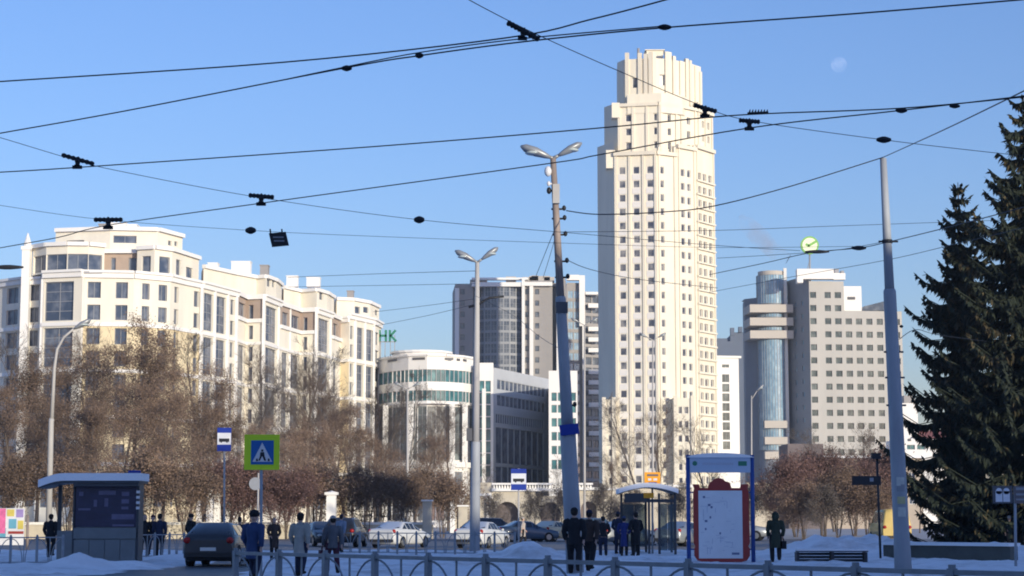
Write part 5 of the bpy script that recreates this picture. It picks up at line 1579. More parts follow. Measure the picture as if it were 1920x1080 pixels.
# map board
mat('board_blue', (0.03, 0.08, 0.30), 0.45, 0.08); mat('board_red', (0.36, 0.05, 0.04), 0.5, 0.1, 4); mat('map_paper', (0.74, 0.77, 0.80), 0.5, 0.05, 3); mat('map_line', (0.45, 0.50, 0.60), 0.5, 0.1)
mat('header_blue', (0.46, 0.55, 0.68), 0.5, 0.06); mat('map_dark', (0.16, 0.20, 0.33), .5, .1); mat('logo_green', (.05, .22, .14), .5, .1)
B0_ = 68.5
MBD = root('map_board', (XX(1350, B0_, 1000), B0_, 0), 'blue-framed information board with a city map in a red frame', 'map board')
mx_ = lambda px: XX(px, B0_, 970); mz = lambda py: Z(py, B0_)
for px in (1291, 1411.5):
    v = MB(); v.tube([(mx_(px), B0_, 0), (mx_(px), B0_, mz(853))], .075, 12); v.build('post', 'board_blue', MBD)
v = MB(); n = 14
for k in range(n):
    x0_, x1_ = mx_(1287 + 128 * k / n), mx_(1287 + 128 * (k + 1) / n)
    f = lambda t: mz(858) + .16 * sin(pi * min(1, max(0, t)) ) ** .5
    z0_, z1_ = f(k / n), f((k + 1) / n)
    v.face([(x0_, B0_ - .16, z0_), (x1_, B0_ - .16, z1_), (x1_, B0_ + .16, z1_), (x0_, B0_ + .16, z0_)], 0, True)
    v.face([(x0_, B0_ - .16, mz(858)), (x1_, B0_ - .16, mz(858)), (x1_, B0_ - .16, z1_), (x0_, B0_ - .16, z0_)])
    v.face([(x0_, B0_ + .16, mz(858)), (x1_, B0_ + .16, mz(858)), (x1_, B0_ + .16, z1_), (x0_, B0_ + .16, z0_)])
v.face([(mx_(1287), B0_ - .16, mz(858)), (mx_(1415), B0_ - .16, mz(858)), (mx_(1415), B0_ + .16, mz(858)), (mx_(1287), B0_ + .16, mz(858))])
v.build('snow_cap', 'snow_cap', MBD)
v = MB(); v.box(mx_(1294), mx_(1408), B0_ - .09, B0_ + .09, mz(886), mz(857)); hd = v.build('header_panel', 'header_blue', MBD)
v = MB(); c_ = (mx_(1303.5), mz(869)); v.tube([(c_[0], B0_ - .10, c_[1]), (c_[0], B0_ - .092, c_[1])], .085, 14, smooth=False); v.build('emblem', 'logo_green', hd)
v = MB(); v.box(mx_(1385), mx_(1401), B0_ - .10, B0_ - .092, mz(873.5), mz(865)); v.build('green_mark', 'logo_green', hd)
v = MB()
for k in range(14): v.box(mx_(1318 + 4.2 * k), mx_(1321.2 + 4.2 * k), B0_ - .10, B0_ - .092, mz(872), mz(867.5))
v.build('text_line', 'map_line', hd)
# ornate red frame: outline with a stepped crest
def poly_plate(pts, y0_, y1_, name, m, par):
    v = MB(); f = [(mx_(x), y0_, mz(y)) for x, y in pts]; bk = [(x, y1_, z) for x, y, z in f]
    v.face(f); v.face(bk[::-1]); k = len(f)
    for i in range(k): v.face([f[i], bk[i], bk[(i + 1) % k], f[(i + 1) % k]])
    return v.build(name, m, par)
fr = [(1301, 1042), (1307, 1051), (1318, 1054), (1388, 1054), (1399, 1051), (1405, 1042), (1405, 1030), (1402, 1024), (1405, 1018), (1404, 925), (1402, 916), (1404, 908), (1390, 908), (1388, 915), (1372, 915), (1369, 905), (1360, 902), (1356, 898), (1348, 896), (1340, 898), (1336, 902), (1331, 905), (1327, 915), (1313, 915), (1311, 908), (1299, 908), (1302, 916), (1300, 925), (1300, 1018), (1303, 1024), (1301, 1030)]
fo = poly_plate(fr, B0_ - .06, B0_ + .04, 'red_frame', 'board_red', MBD)
v = MB(); v.box(mx_(1309.5), mx_(1391.5), B0_ - .075, B0_ - .055, mz(1047), mz(920)); pn = v.build('map_panel', 'map_paper', MBD)
v = MB(); R = random.Random(5)
for k in range(38):
    x_ = R.uniform(1313, 1372); y_ = R.uniform(926, 1032)
    if R.random() < .5: v.box(mx_(x_), mx_(x_ + R.uniform(3, 14)), B0_ - .082, B0_ - .076, mz(y_ + .7), mz(y_))
    else: v.box(mx_(x_), mx_(x_ + .8), B0_ - .082, B0_ - .076, mz(y_ + R.uniform(3, 14)), mz(y_))
v.build('map_lines', 'map_line', pn)
v = MB()
for x_, y_, s_ in ((1318, 930, 4), (1327, 945, 5), (1332, 949, 4), (1321, 975, 5), (1330, 968, 3), (1348, 998, 3), (1321, 990, 3), (1371, 1036, 14)):
    v.box(mx_(x_), mx_(x_ + s_), B0_ - .084, B0_ - .078, mz(y_ + 4), mz(y_))
v.build('map_marks', 'map_dark', pn)
for x0_, x1_, y_ in ((1291, 1302, 923), (1402, 1412, 923), (1291, 1302, 1030), (1402, 1412, 1030)):
    v = MB(); v.tube([(mx_(x0_), B0_, mz(y_)), (mx_(x1_), B0_, mz(y_))], .03, 6); v.build('bracket', 'board_blue', MBD)

# colourful stand at left edge, bench, planter wall, kerb wall, gate pillars
mat('pink', (.75, .16, .34), .5, .3, 2); mat('stand_white', (.75, .74, .74), .6, .1, 2); mat('teal_c', (.15, .40, .52), .5, .2); mat('yellow_c', (.68, .55, .12), .5, .2); mat('violet_c', (.33, .25, .50), .5, .2)
D9 = 101.0
CS = root('advert_stand', (XX(20, D9, 1000), D9, 0), 'sunlit white stand with colourful posters at the left picture edge', 'poster stand')
plate(CS, -25, 47, 953, 1022, D9, 0, 'board', 'stand_white', .08)
for x0_, x1_, y0_, y1_, m in ((-22, 12, 953.5, 1000, 'pink'), (-10, 5, 962, 985, 'teal_c'), (14, 28, 955, 968, 'yellow_c'), (31, 45, 955, 970, 'violet_c'), (17, 32, 973, 991, 'teal_c'), (34, 45, 976, 992, 'yellow_c'), (0, 12, 990, 1008, 'teal_c'), (16, 45, 996, 1001, 'board_red'), (30, 42, 957, 962, 'sign_white')):
    plate(CS, x0_, x1_, y0_, y1_, D9, -.085 - .004 * (x0_ % 5), 'poster', m, .004)
pole(CS, [(XX(52, D9, 1000), D9, 0), P(52, 965, D9)], .07, 'post', 'pole_rust', 8)

mat('wood_dark', (.055, .055, .065), .7, .3, 3); mat('planter', (.105, .11, .10), .8, .25, 1.5)
D10 = 69.0
BN = root('bench', (XX(1558, D10, 1000), D10, 0), 'dark low bench half buried in snow right of the map board', 'bench')
bx_ = lambda px: XX(px, D10, 1040); bz = lambda py: Z(py, D10)
for k, (ya, yb) in enumerate(((1036, 1041), (1042, 1047), (1048, 1053))):
    v = MB(); v.box(bx_(1491), bx_(1624), D10 - .03, D10 + .03, bz(yb), bz(ya)); v.build('back_slat', 'wood_dark', BN)
for k in range(3):
    v = MB(); v.box(bx_(1491), bx_(1624), D10 - .45 + .14 * k, D10 - .33 + .14 * k, .42, .46); v.build('seat_slat', 'wood_dark', BN)
for px in (1493, 1558, 1620):
    v = MB(); v.box(bx_(px) - .05, bx_(px) + .05, D10 - .42, D10 + .06, 0, .41); v.box(bx_(px) - .05, bx_(px) + .05, D10 + .031, D10 + .08, .41, bz(1037)); v.build('leg', 'wood_dark', BN)
v = MB(); v.box(bx_(1491), bx_(1624), D10 - .46, D10 - .04, .461, .53); v.build('snow_layer', 'snow_cap', BN)
PW = root('planter_wall', (XX(1790, 72, 1000), 72, 0), 'long low dark planter wall topped with snow below the spruces', 'wall')
v = MB(); pA, pB = Vector((XX(1662, 74, 1040), 74)), Vector((XX(1900, 70, 1040), 70)); v.wallbox(pA, pB, 0, Z(1023, 72), .2, .3); v.build('wall', 'planter', PW)
v = MB(); v.wallbox(pA, pB, Z(1023, 72), Z(1017, 72), .3, .5); v.build('snow_layer', 'snow_cap', PW)

KW = root('kerb_wall', (XX(400, 152, 1000), 152, 0), 'long low cream parapet wall along the road below the brown trees', 'wall')
D = 152.0
v = MB(); v.box(XX(-60, D, 990), XX(812, D, 990), D, D + .5, 0, Z(984, D)); v.build('wall', 'kerb_cream', KW)
v = MB(); v.box(XX(-62, D, 990), XX(814, D, 990), D - .12, D + .62, Z(984, D), Z(979, D)); v.build('coping', 'trim_white', KW)
for px, y0_, y1_, w_, lb in ((407, 926, 982, .22, 'thin white gate pillar behind the parked hatchback'), (621, 923, 978, .36, 'thick white gate pillar behind the black car')):
    r = root('gate_pillar', (XX(px, 149, 1000), 149, 0), lb, 'pillar', 'white gate pillars'); x_ = XX(px, 149, 980)
    v = MB(); v.box(x_ - w_, x_ + w_, 149 - w_, 149 + w_, .45, Z(y0_ + 5, 149)); v.build('shaft', 'trim_white', r)
    v = MB(); v.box(x_ - w_ * 1.4, x_ + w_ * 1.4, 149 - w_ * 1.4, 149 + w_ * 1.4, Z(y0_ + 5, 149), Z(y0_, 149)); v.tube([(x_, 149, Z(y0_, 149)), (x_, 149, Z(y0_ - 3, 149))], [w_ * 1.2, .02], 4, smooth=False); v.build('cap', 'trim_white', r)
    v = MB(); v.box(x_ - w_ * 1.5, x_ + w_ * 1.5, 149 - w_ * 1.5, 149 + w_ * 1.5, 0, .45); v.build('base', 'trim_white', r)
for px in (801, 868):
    r = root('gate_pillar', (XX(px, 153, 1000), 153, 0), 'square cream wall end post %s' % ('at the right end of the kerb wall' if px == 801 else 'left of the straight lamp post'), 'pillar', 'white gate pillars')
    x_ = XX(px, 151, 980); v = MB(); v.box(x_ - .35, x_ + .35, 150.6, 151.4, 0, Z(940 if px < 810 else 950, 151)); v.build('shaft', 'kerb_cream', r)
    v = MB(); v.box(x_ - .45, x_ + .45, 150.5, 151.5, Z(940 if px < 810 else 950, 151), Z(937 if px < 810 else 947, 151)); v.build('cap', 'trim_white', r)

# ------------------------------------------------------------ railings
mat('rail_blue', (0.26, 0.29, 0.32), 0.5, 0.2, 4)
def railing(name, A, B, h, n_sec, label, m='rail_blue', pr=.035, rr=.02, br=.012, lw=1.0):
    """railing from A to B (plan points): posts, two rails, a pair of crossing arcs and a bar in every section"""
    A, B = Vector(A), Vector(B); d = (B - A); L = d.length; d.normalize()
    r = root(name, (A.x, A.y, 0), label, 'railing')
    u = Vector((d.x, d.y, 0))
    def W(s, z): 
        q = A + d * s; return Vector((q.x, q.y, z))
    s_ = L / n_sec
    for k in range(n_sec + 1):
        v = MB(); p = W(k * s_, 0); 
        v.obox(p + Vector((0, 0, h * .51)), u * pr, Vector((-d.y, d.x, 0)) * pr, Vector((0, 0, h * .51))); v.obox(p + Vector((0, 0, h * 1.035)), u * pr * .7, Vector((-d.y, d.x, 0)) * pr * .7, Vector((0, 0, h * .03))); v.build('post', m, r)
    for k in range(n_sec):
        s0, s1 = k * s_ + pr, (k + 1) * s_ - pr
        for z in (h * .975, h * .16):
            v = MB(); c_ = (W(s0, z) + W(s1, z)) / 2; v.obox(c_, u * (s1 - s0) / 2, Vector((-d.y, d.x, 0)) * rr, Vector((0, 0, rr))); v.build('rail', m, r)
        w = s1 - s0
        # two arcs springing from the posts' feet to the middle of the top rail, and the centre bar
        for sg in (0, 1):
            pts = []
            for q in range(9):
                t = q / 8 * pi / 2
                xo = w * .44 * sin(t)
                pts.append(W(s0 + (xo if sg == 0 else w - xo), h * .17 + h * .76 * cos(t)))
            v = MB(); v.tube(pts, br * 1.3, 6); v.build('arc_bar', m, r)
        for f in ((.5,) if n_sec < 40 else (.5,)):
            v = MB(); c_ = W(s0 + w * f, h * .565); v.obox(c_, u * br, Vector((-d.y, d.x, 0)) * br, Vector((0, 0, h * .395))); v.build('upright_bar', m, r)
    return r
# depth of the near railing from its top rail: row = HZ + F*(CAMZ-h)/D
hN = 1.0
def dr(row): return F * (CAMZ - hN * .985) / (row - HZ)
A_ = (XX(442, dr(1035), 1035), dr(1035)); B_ = (XX(1985, dr(1075), 1075), dr(1075))
railing('railing', A_, B_, hN, 12, 'long blue-grey metal railing across the bottom foreground', pr=.045, rr=.03, br=.013)
def dr2(row): return F * (CAMZ - .95 * .985) / (row - HZ)
railing('railing', (XX(640, 84, 1020), 84), (XX(965, 80, 1020), 80), 1.0, 9, 'blue-grey railing in front of the white cars in the middle distance')
railing('railing', (XX(-30, 63, 1020), 63), (XX(118, 64.5, 1020), 64.5), 1.0, 3, 'blue-grey railing at far left before the kiosk')
railing('railing', (XX(262, 74, 1020), 74), (XX(372, 76, 1020), 76), 1.0, 4, 'blue-grey railing before the people right of the kiosk')

# ------------------------------------------------------------ cars
mat('tyre', (.015, .015, .016), .85, .2, 6); mat('rim', (.30, .31, .33), .35, .1, 4, metal=.7); mat('car_glass', (.02, .025, .035), .06, .1, spec=.7)
mat('tail_red', (.35, .012, .012), .25, .1); mat('head_clear', (.65, .66, .66), .15, .05, spec=.8); mat('plate_white', (.70, .70, .68), .5, .05); mat('bumper_black', (.03, .03, .033), .6, .1)
SEDAN = [(0, .36, .54, .61, .66, .60), (.14, .24, .66, .73, .81, .74), (.9, .20, .82, .90, .86, .80), (1.32, .20, .90, .98, .87, .76), (2.02, .20, .93, 1.40, .87, .58), (2.95, .20, .96, 1.43, .87, .58), (3.68, .20, .99, 1.08, .87, .74), (4.32, .24, .97, 1.05, .84, .76), (4.5, .40, .86, .94, .74, .68)]
SUV = [(0, .42, .70, .78, .72, .66), (.14, .30, .84, .92, .86, .78), (.95, .27, .98, 1.06, .92, .84), (1.25, .27, 1.04, 1.13, .92, .80), (1.85, .27, 1.06, 1.63, .92, .66), (3.7, .27, 1.08, 1.65, .92, .66), (4.22, .27, 1.06, 1.20, .91, .80), (4.36, .30, .98, 1.08, .88, .80), (4.45, .45, .85, .95, .80, .74)]
HATCH = [(0, .36, .56, .64, .66, .60), (.14, .24, .70, .77, .80, .74), (.85, .20, .85, .93, .85, .79), (1.15, .20, .92, 1.0, .86, .75), (1.75, .20, .95, 1.44, .86, .57), (3.25, .20, .99, 1.46, .86, .57), (3.85, .20, 1.0, 1.12, .85, .72), (4.0, .24, .94, 1.03, .83, .76), (4.08, .40, .82, .90, .76, .70)]
VAN = [(0, .42, .80, .92, .80, .72), (.16, .32, .98, 1.08, .92, .82), (.75, .30, 1.10, 1.22, .95, .85), (.95, .30, 1.15, 1.30, .95, .84), (1.6, .30, 1.20, 2.15, .95, .74), (4.9, .30, 1.20, 2.2, .95, .74), (5.05, .30, 1.18, 1.9, .95, .78), (5.1, .32, 1.1, 1.3, .94, .86), (5.15, .4, 1.0, 1.1, .90, .82)]
def car_loop(s):
    y, zb, zl, zt, w, wt = s
    h = [(w * .86, zb), (w * .99, zb + .10), (w, (zb + zl) * .52), (w * .985, zl - .02), (w * .95, zl + (zt - zl) * .08), (wt * 1.02, zt - (zt - zl) * .14), (wt * .86, zt - .012), (wt * .4, zt)]
    return [(x, y, z) for x, z in h] + [(-x, y, z) for x, z in reversed(h)]
def car(px, D, rot, paint, S, label, name='parked_car', cat='car', group='cars on the road'):
    r = root(name, (XX(px, D, 1000), D, gz(XX(px, D, 1000), D) * .3), label, cat, group)
    r.rotation_euler = (0, 0, rot)
    Lc = S[-1][0]
    cy = Lc / 2
    loops = [[(x, y - cy, z) for x, y, z in car_loop(s)] for s in S]
    n = len(loops[0])
    mb = MB()
    for l in loops: mb.v += l
    for i in range(len(loops) - 1):
        for q in range(n):
            a, b = i * n + q, i * n + (q + 1) % n
            mb.f.append((a, b, b + n, a + n)); mb.m.append(0); mb.sm.append(True)
    mb.f.append(tuple(range(n))[::-1]); mb.m.append(0); mb.sm.append(False)
    mb.f.append(tuple((len(loops) - 1) * n + q for q in range(n))); mb.m.append(0); mb.sm.append(False)
    body = mb.build('body', paint, r, world=False)
    V = [[Vector(p) for p in l] for l in loops]
    def panel(i, q, j, p, ins, nm, m='car_glass', par=r, off=.012):
        a, b, c, d = V[i][q], V[j][q], V[j][p], V[i][p]
        ce = (a + b + c + d) / 4
        nn = (b - a).cross(d - a).normalized()
        if nn.dot(ce - Vector((0, ce.y, .7))) < 0: nn = -nn
        quad = [ce + (v - ce) * ins + nn * off for v in (a, b, c, d)]
        v = MB(); v.face(quad); v.face([p_ - nn * .02 for p_ in quad][::-1])
        for k in range(4): v.face([quad[k], quad[(k + 1) % 4], quad[(k + 1) % 4] - nn * .02, quad[k] - nn * .02])
        return v.build(nm, m, par, world=False)
    R5, R6 = 5, n - 6
    panel(3, 5, 4, R6, .90, 'windscreen'); panel(6, 5, 5, R6, .88, 'rear_window')
    for sd in (1, -1):
        q4, q5 = (4, 5) if sd > 0 else (n - 5, n - 6)
        y0_, y1_ = V[4][0].y, V[5][0].y
        def sp(t, i0, q): return V[i0][q].lerp(V[i0 + 1][q], t)
        segs = [(4, .02, .47), (4, .51, .97)]
        for i0, t0, t1 in segs:
            a, b, c, d = sp(t0, i0, q4), sp(t1, i0, q4), sp(t1, i0, q5), sp(t0, i0, q5)
            ce = (a + b + c + d) / 4; o = Vector((sd * .014, 0, .004))
            q_ = [ce + (v_ - ce) * .9 + o for v_ in (a, b, c, d)]
            v = MB(); v.face(q_); v.face([p_ - o * 1.5 for p_ in q_][::-1])
            for k in range(4): v.face([q_[k], q_[(k + 1) % 4], q_[(k + 1) % 4] - o * 1.5, q_[k] - o * 1.5])
            v.build('side_window', 'car_glass', r, world=False)
        for i0 in (3, 5):
            tri = [V[i0][q4], V[i0 + 1][q4], V[i0 + 1][q5] if i0 == 3 else V[i0][q5]]
            ce = sum(tri, Vector()) / 3; o = Vector((sd * .016, 0, .004))
            v = MB(); v.face([ce + (t_ - ce) * .72 + o for t_ in tri]); v.build('quarter_window', 'car_glass', r, world=False)
        v = MB(); y_ = V[3][0].y + .35; v.ell((sd * (S[3][4] + .08), y_, S[3][2] + .08), (.09, .05, .07), 8, 5); v.build('wing_mirror', paint, r, world=False)
        for fy in (.19, .79):
            wv = MB(); wx = S[3][4] - .10; rr = .33 if S is SEDAN else .37
            wv.tube([(sd * (wx - .10), Lc * fy - cy, rr), (sd * (wx + .085), Lc * fy - cy, rr), (sd * (wx + .115), Lc * fy - cy, rr)], [rr, rr, rr * .93], 18); w_ = wv.build('wheel', 'tyre', r, world=False)
            wv = MB(); wv.tube([(sd * (wx + .10), Lc * fy - cy, rr), (sd * (wx + .125), Lc * fy - cy, rr)], [rr * .62, rr * .58], 14); wv.build('rim', 'rim', w_, world=False)
        # lamps
        v = MB(); wz = S[1][4]; v.ell((sd * wz * .78, S[1][0] - cy - .02, S[1][2] - .02), (.15, .13, .075), 8, 6); v.build('headlight', 'head_clear', r, world=False)
        v = MB(); v.ell((sd * S[-2][4] * .86, S[-2][0] - cy + .05, S[-2][2] - .06), (.13, .11, .11), 8, 6); v.build('tail_light', 'tail_red', r, world=False)
    v = MB(); v.box(-.26, .26, Lc - cy - .0, Lc - cy + .025, S[-1][1] + .14, S[-1][1] + .25); v.build('number_plate', 'plate_white', r, world=False)
    v = MB(); v.box(-.26, .26, -cy - .025, -cy, S[0][1] + .03, S[0][1] + .14); v.build('number_plate', 'plate_white', r, world=False)
    v = MB(); v.box(-S[-1][4], S[-1][4], Lc - cy - .06, Lc - cy + .03, S[-1][1] - .06, S[-1][1] + .09); v.build('rear_bumper', 'bumper_black', r, world=False)
    v = MB(); v.box(-S[0][4], S[0][4], -cy - .03, -cy + .06, S[0][1] - .06, S[0][1] + .02); v.build('front_bumper', 'bumper_black', r, world=False)
    return r
mat('paint_dark', (.040, .043, .050), .35, .12, 2, coat=.5); mat('paint_white', (.62, .63, .64), .35, .08, 2, coat=.5); mat('paint_black', (.02, .02, .022), .3, .2, 2, coat=.6)
mat('paint_cream', (.58, .48, .30), .35, .08, 2, coat=.5); mat('paint_blue', (.05, .09, .15), .35, .1, 2, coat=.5); mat('paint_yellow', (.62, .46, .16), .4, .08, 2, coat=.3); mat('paint_silver', (.32, .34, .36), .35, .08, 2, metal=.4, coat=.5)
# rotation 0: nose towards the camera (-Y)
car(414, 65.5, pi - .05, 'paint_dark', HATCH, 'dark grimy hatchback seen from behind beside the left kiosk')
car(750, 106, pi - .42, 'paint_white', SEDAN, 'white saloon car behind the middle railing left of the straight lamp post')
car(905, 106, pi - .35, 'paint_white', SEDAN, 'white car half hidden by the straight lamp post')
car(648, 109, pi - .1, 'paint_black', SUV, 'black off-road car before the thick gate pillar')
car(606, 112, .3, 'paint_dark', SEDAN, 'dark car left of the black off-road car')
car(1036, 135, pi - .5, 'paint_cream', SEDAN, 'sunlit cream car right of the snow heap')
car(985, 133, pi - 1.2, 'paint_blue', SEDAN, 'dark blue car left of the sunlit cream car')
car(925, 140, pi - 1.2, 'paint_black', SUV, 'black car under the arcade arch')
car(1120, 138, pi - 1.3, 'paint_blue', SUV, 'dark car behind the people by the leaning lamp post')
car(1280, 112, pi - .5, 'paint_silver', SEDAN, 'pale car right of the open bus shelter')
car(1172, 118, pi - .9, 'paint_silver', SEDAN, 'grey car behind the waiting people left of the shelter')
car(1668, 128, pi, 'paint_yellow', VAN, 'yellow van behind the snow left of the thick grey pole', 'yellow_van', 'van')
car(1385, 140, 1.3, 'paint_silver', SUV, 'grey car seen past the right post of the map board')

# ------------------------------------------------------------ people
mat('skin', (.50, .32, .25), .6, .06, 8)
def cloth(nm, c): return mat(nm, c, .9, .18, 5, bump=.3, bscale=25)
cloth('cloth_black', (.014, .015, .019)); cloth('cloth_navy', (.018, .025, .055)); cloth('cloth_blue', (.035, .065, .16)); cloth('cloth_brightblue', (.025, .04, .17)); cloth('cloth_cream', (.34, .33, .30)); cloth('cloth_brown', (.055, .038, .032)); cloth('cloth_grey', (.12, .125, .14)); cloth('cloth_plum', (.075, .022, .040)); cloth('cloth_green', (.035, .045, .03)); cloth('cloth_lightblue', (.20, .25, .33)); cloth('hair_dark', (.02, .015, .012)); cloth('hair_brown', (.09, .05, .03)); cloth('cloth_pale', (.42, .38, .36)); cloth('boots', (.02, .018, .017))

def remesh(o, vox=.014, it=6):
    m = o.modifiers.new('remesh', 'REMESH'); m.mode = 'VOXEL'; m.voxel_size = vox; m.use_smooth_shade = True
    s = o.modifiers.new('smooth', 'SMOOTH'); s.factor = .5; s.iterations = it

def person(px, D, H, face, coat, legs, label, hem=.62, hat=None, hatm='cloth_black', stride=0.0, hair='hair_dark', bag=None, bagm='cloth_black', arm=None, group='people on the square', wide=1.0, hood=False, py=None):
    """face: heading in degrees, 0 looks at the camera; stride in metres"""
    x_ = XX(px, D, 1000)
    s = H / 1.75
    r = MB()
    legp = {}
    for sd in (-1, 1):
        st = stride * sd * .5
        hip = Vector((sd * .09, 0, .92)); ank = Vector((sd * .10, -st, .09 + (.07 if (stride and st < 0) else 0)))
        kn = (hip + ank) / 2 + Vector((sd * .01, -.05 - abs(st) * .25, .03))
        toe = ank + Vector((sd * .02, -.15, -.045))
        legp[sd] = (hip, kn, ank, toe)
        r.tube([hip + Vector((0, 0, .05)), hip.lerp(kn, .4), kn, kn.lerp(ank, .35), ank, ank - Vector((0, 0, .06))], [.085, .080, .058, .056, .04, .04], 10)
        r.tube([ank + Vector((0, .04, -.05)), ank + Vector((0, -.05, -.05)), toe], [.045, .045, .03], 8)
    r.tube([(0, 0, .86), (0, 0, .98), (0, .005, 1.12), (0, 0, 1.28), (0, .01, 1.41), (0, .012, 1.45)], [.14, .155, .135, .165, .13, .06], 14)
    r.tube([(0, .012, 1.40), (0, -.005, 1.54)], .055, 10)
    hd = Vector((0, -.015, 1.635))
    r.ell(hd, (.078, .098, .118), 14, 10); r.ell(hd + Vector((0, -.03, -.055)), (.058, .065, .06), 10, 8)
    r.tube([hd + Vector((0, -.088, .02)), hd + Vector((0, -.112, -.02))], [.012, .018], 6)         # nose
    for sd in (-1, 1): r.ell(hd + Vector((sd * .08, .01, -.01)), (.012, .022, .032), 6, 5)           # ears
    arms = {}
    for sd in (-1, 1):
        sh = Vector((sd * .185, .01, 1.40))
        if arm and sd in arm: el, wr = [Vector(v) for v in arm[sd]]
        else:
            sw = -stride * sd * .35
            el = sh + Vector((sd * .055, .05 + sw * .4, -.28)); wr = el + Vector((-sd * .02, -.11 + sw * .8, -.22))
        arms[sd] = (sh, el, wr)
        r.tube([sh, sh.lerp(el, .5), el, el.lerp(wr, .4), wr], [.058, .052, .042, .040, .028], 9)
        hdn = (wr - el).normalized()
        side = Vector((0, -1, 0)); side = (side - hdn * side.dot(hdn)).normalized(); pal = hdn.cross(side)
        pm = wr + hdn * .055
        r.tube([wr, pm, wr + hdn * .09], [.026, .036, .034], 8, flat=.6)
        for k, (off, ln) in enumerate(((-.027, .062), (-.009, .075), (.009, .072), (.027, .055))):
            b_ = wr + hdn * .085 - side * off
            cu = pal * sd * -.02
            r.tube([b_, b_ + hdn * ln * .55 + cu * .5, b_ + hdn * ln + cu * 1.6], [.0105, .010, .008], 6)
        t_ = wr + hdn * .03 + side * .03
        r.tube([t_ - side * .01, t_ + side * .02 + hdn * .03, t_ + side * .022 + hdn * .06], [.012, .011, .009], 6)
    body = r.mesh('person', 'skin')
    o = bpy.data.objects.new('person', body); COL.objects.link(o)
    gzv = gz(x_, D)
    o.location = (x_, D, gzv if py is None else Z(py, D)); o.rotation_euler = (0, 0, radians(face)); o.scale = (s * wide, s * wide, s)
    WL[o] = Vector((0, 0, 0))
    tag(o, label, 'person', group)
    remesh(o, .011, 3)
    def part(nm, mb, m, vox=.02, par=o, it=6):
        c = mb.build(nm, m, par, world=False)
        if vox: remesh(c, vox, it)
        return c
    # trousers
    t = MB()
    for sd in (-1, 1):
        hip, kn, ank, toe = legp[sd]
        t.tube([hip + Vector((0, 0, .06)), hip.lerp(kn, .5), kn, kn.lerp(ank, .4), ank + Vector((0, 0, .0))], [.108, .10, .078, .078, .068], 10)
    t.tube([(0, 0, .84), (0, 0, .93), (0, .005, 1.04)], [.13, .165, .15], 12, flat=.8); part('trousers', t, legs)
    for sd in (-1, 1):
        b_ = MB(); hip, kn, ank, toe = legp[sd]
        b_.tube([ank + Vector((0, 0, .12)), ank + Vector((0, 0, -.02)), ank + Vector((0, 0, -.05))], [.062, .06, .06], 9); b_.tube([ank + Vector((0, .06, -.045)), ank + Vector((0, -.05, -.042)), toe + Vector((0, -.03, 0))], [.05, .055, .042], 9)
        part('boot', b_, 'boots', .015)
    # coat
    c = MB()
    fl = .16 if hem > .7 else .185
    zs = [hem, (hem + .95) / 2, 1.0, 1.12, 1.28, 1.38, 1.44, 1.47]
    rs = [.20 if hem < .7 else .185, .195, .18, .178, .20, .19, .12, .095]
    c.tube([(0, .005, z) for z in zs], rs, 18, flat=.78)
    for sd in (-1, 1):
        sh, el, wr = arms[sd]
        c.tube([sh + Vector((-sd * .06, 0, .01)), sh, sh.lerp(el, .5), el, el.lerp(wr, .5), wr + (wr - el).normalized() * -.01], [.09, .085, .075, .066, .06, .052], 10)
    c.tube([(0, .01, 1.42), (0, .012, 1.50)], [.10, .085], 12)
    if hood: c.ell((0, .045, 1.60), (.125, .13, .165), 12, 9)
    part('coat', c, coat, .02)
    hm = MB()
    if hat == 'cap' or hat == 'beanie':
        hm.ell(hd + Vector((0, .01, .055)), (.092, .112, .095), 14, 8)
        if hat == 'cap': hm.tube([hd + Vector((0, -.08, .045)), hd + Vector((0, -.16, .03))], [.06, .045], 8, flat=.25)
        part('hat', hm, hatm, .014)
    elif hat == 'fur':
        hm.ell(hd + Vector((0, .01, .07)), (.118, .135, .105), 14, 8); part('hat', hm, hatm, .016)
    if hat != 'fur':
        hm = MB(); hm.ell(hd + Vector((0, .028, .02)), (.088, .098, .118), 14, 9)
        if hair == 'hair_brown' or hat == 'long':
            hm.tube([hd + Vector((0, .06, 0)), hd + Vector((0, .085, -.15)), hd + Vector((0, .09, -.24))], [.08, .085, .05], 10)
        part('hair', hm, hair, .014)
    if bag:
        bm = MB(); sd = bag
        sh, el, wr = arms[sd]
        hb = wr + Vector((0, -.02, -.10))
        bm.obox(hb + Vector((sd * .03, 0, -.20)), (.07, 0, 0), (0, .15, 0), (0, 0, .14))
        for q in (-.1, .1): bm.tube([hb + Vector((sd * .03, q, -.06)), hb + Vector((sd * .02, q * .4, .03)), hb + Vector((0, 0, .04))], .012, 6)
        bo = bm.build('handbag', bagm, o, world=False)
        bv = bo.modifiers.new('bevel', 'BEVEL'); bv.width = .03; bv.segments = 2
    return o
PK = {-1: ((-.26, .02, 1.13), (-.17, -.10, .98)), 1: ((.26, .02, 1.13), (.17, -.10, .98))}   # hands at the pockets
person(1077, 54, 1.80, 172, 'cloth_black', 'cloth_black', 'dark-clothed person seen from behind beside the leaning lamp post', .78, 'beanie', 'cloth_black', .25, wide=1.18)
person(1105, 56, 1.74, 165, 'cloth_brown', 'cloth_black', 'person in brown jacket and dark blue hat walking right of the leaning lamp post', .86, 'beanie', 'cloth_navy', .55, wide=1.12)
person(1131, 80, 1.66, 185, 'cloth_black', 'cloth_navy', 'person in short black jacket standing left of the shelter group', .88, 'beanie', 'cloth_black', .15, arm=PK, wide=1.08)
person(1159, 83, 1.78, 150, 'cloth_navy', 'cloth_navy', 'tall person in navy behind the bright blue coat at the shelter', .6, 'beanie', 'cloth_navy', arm=PK)
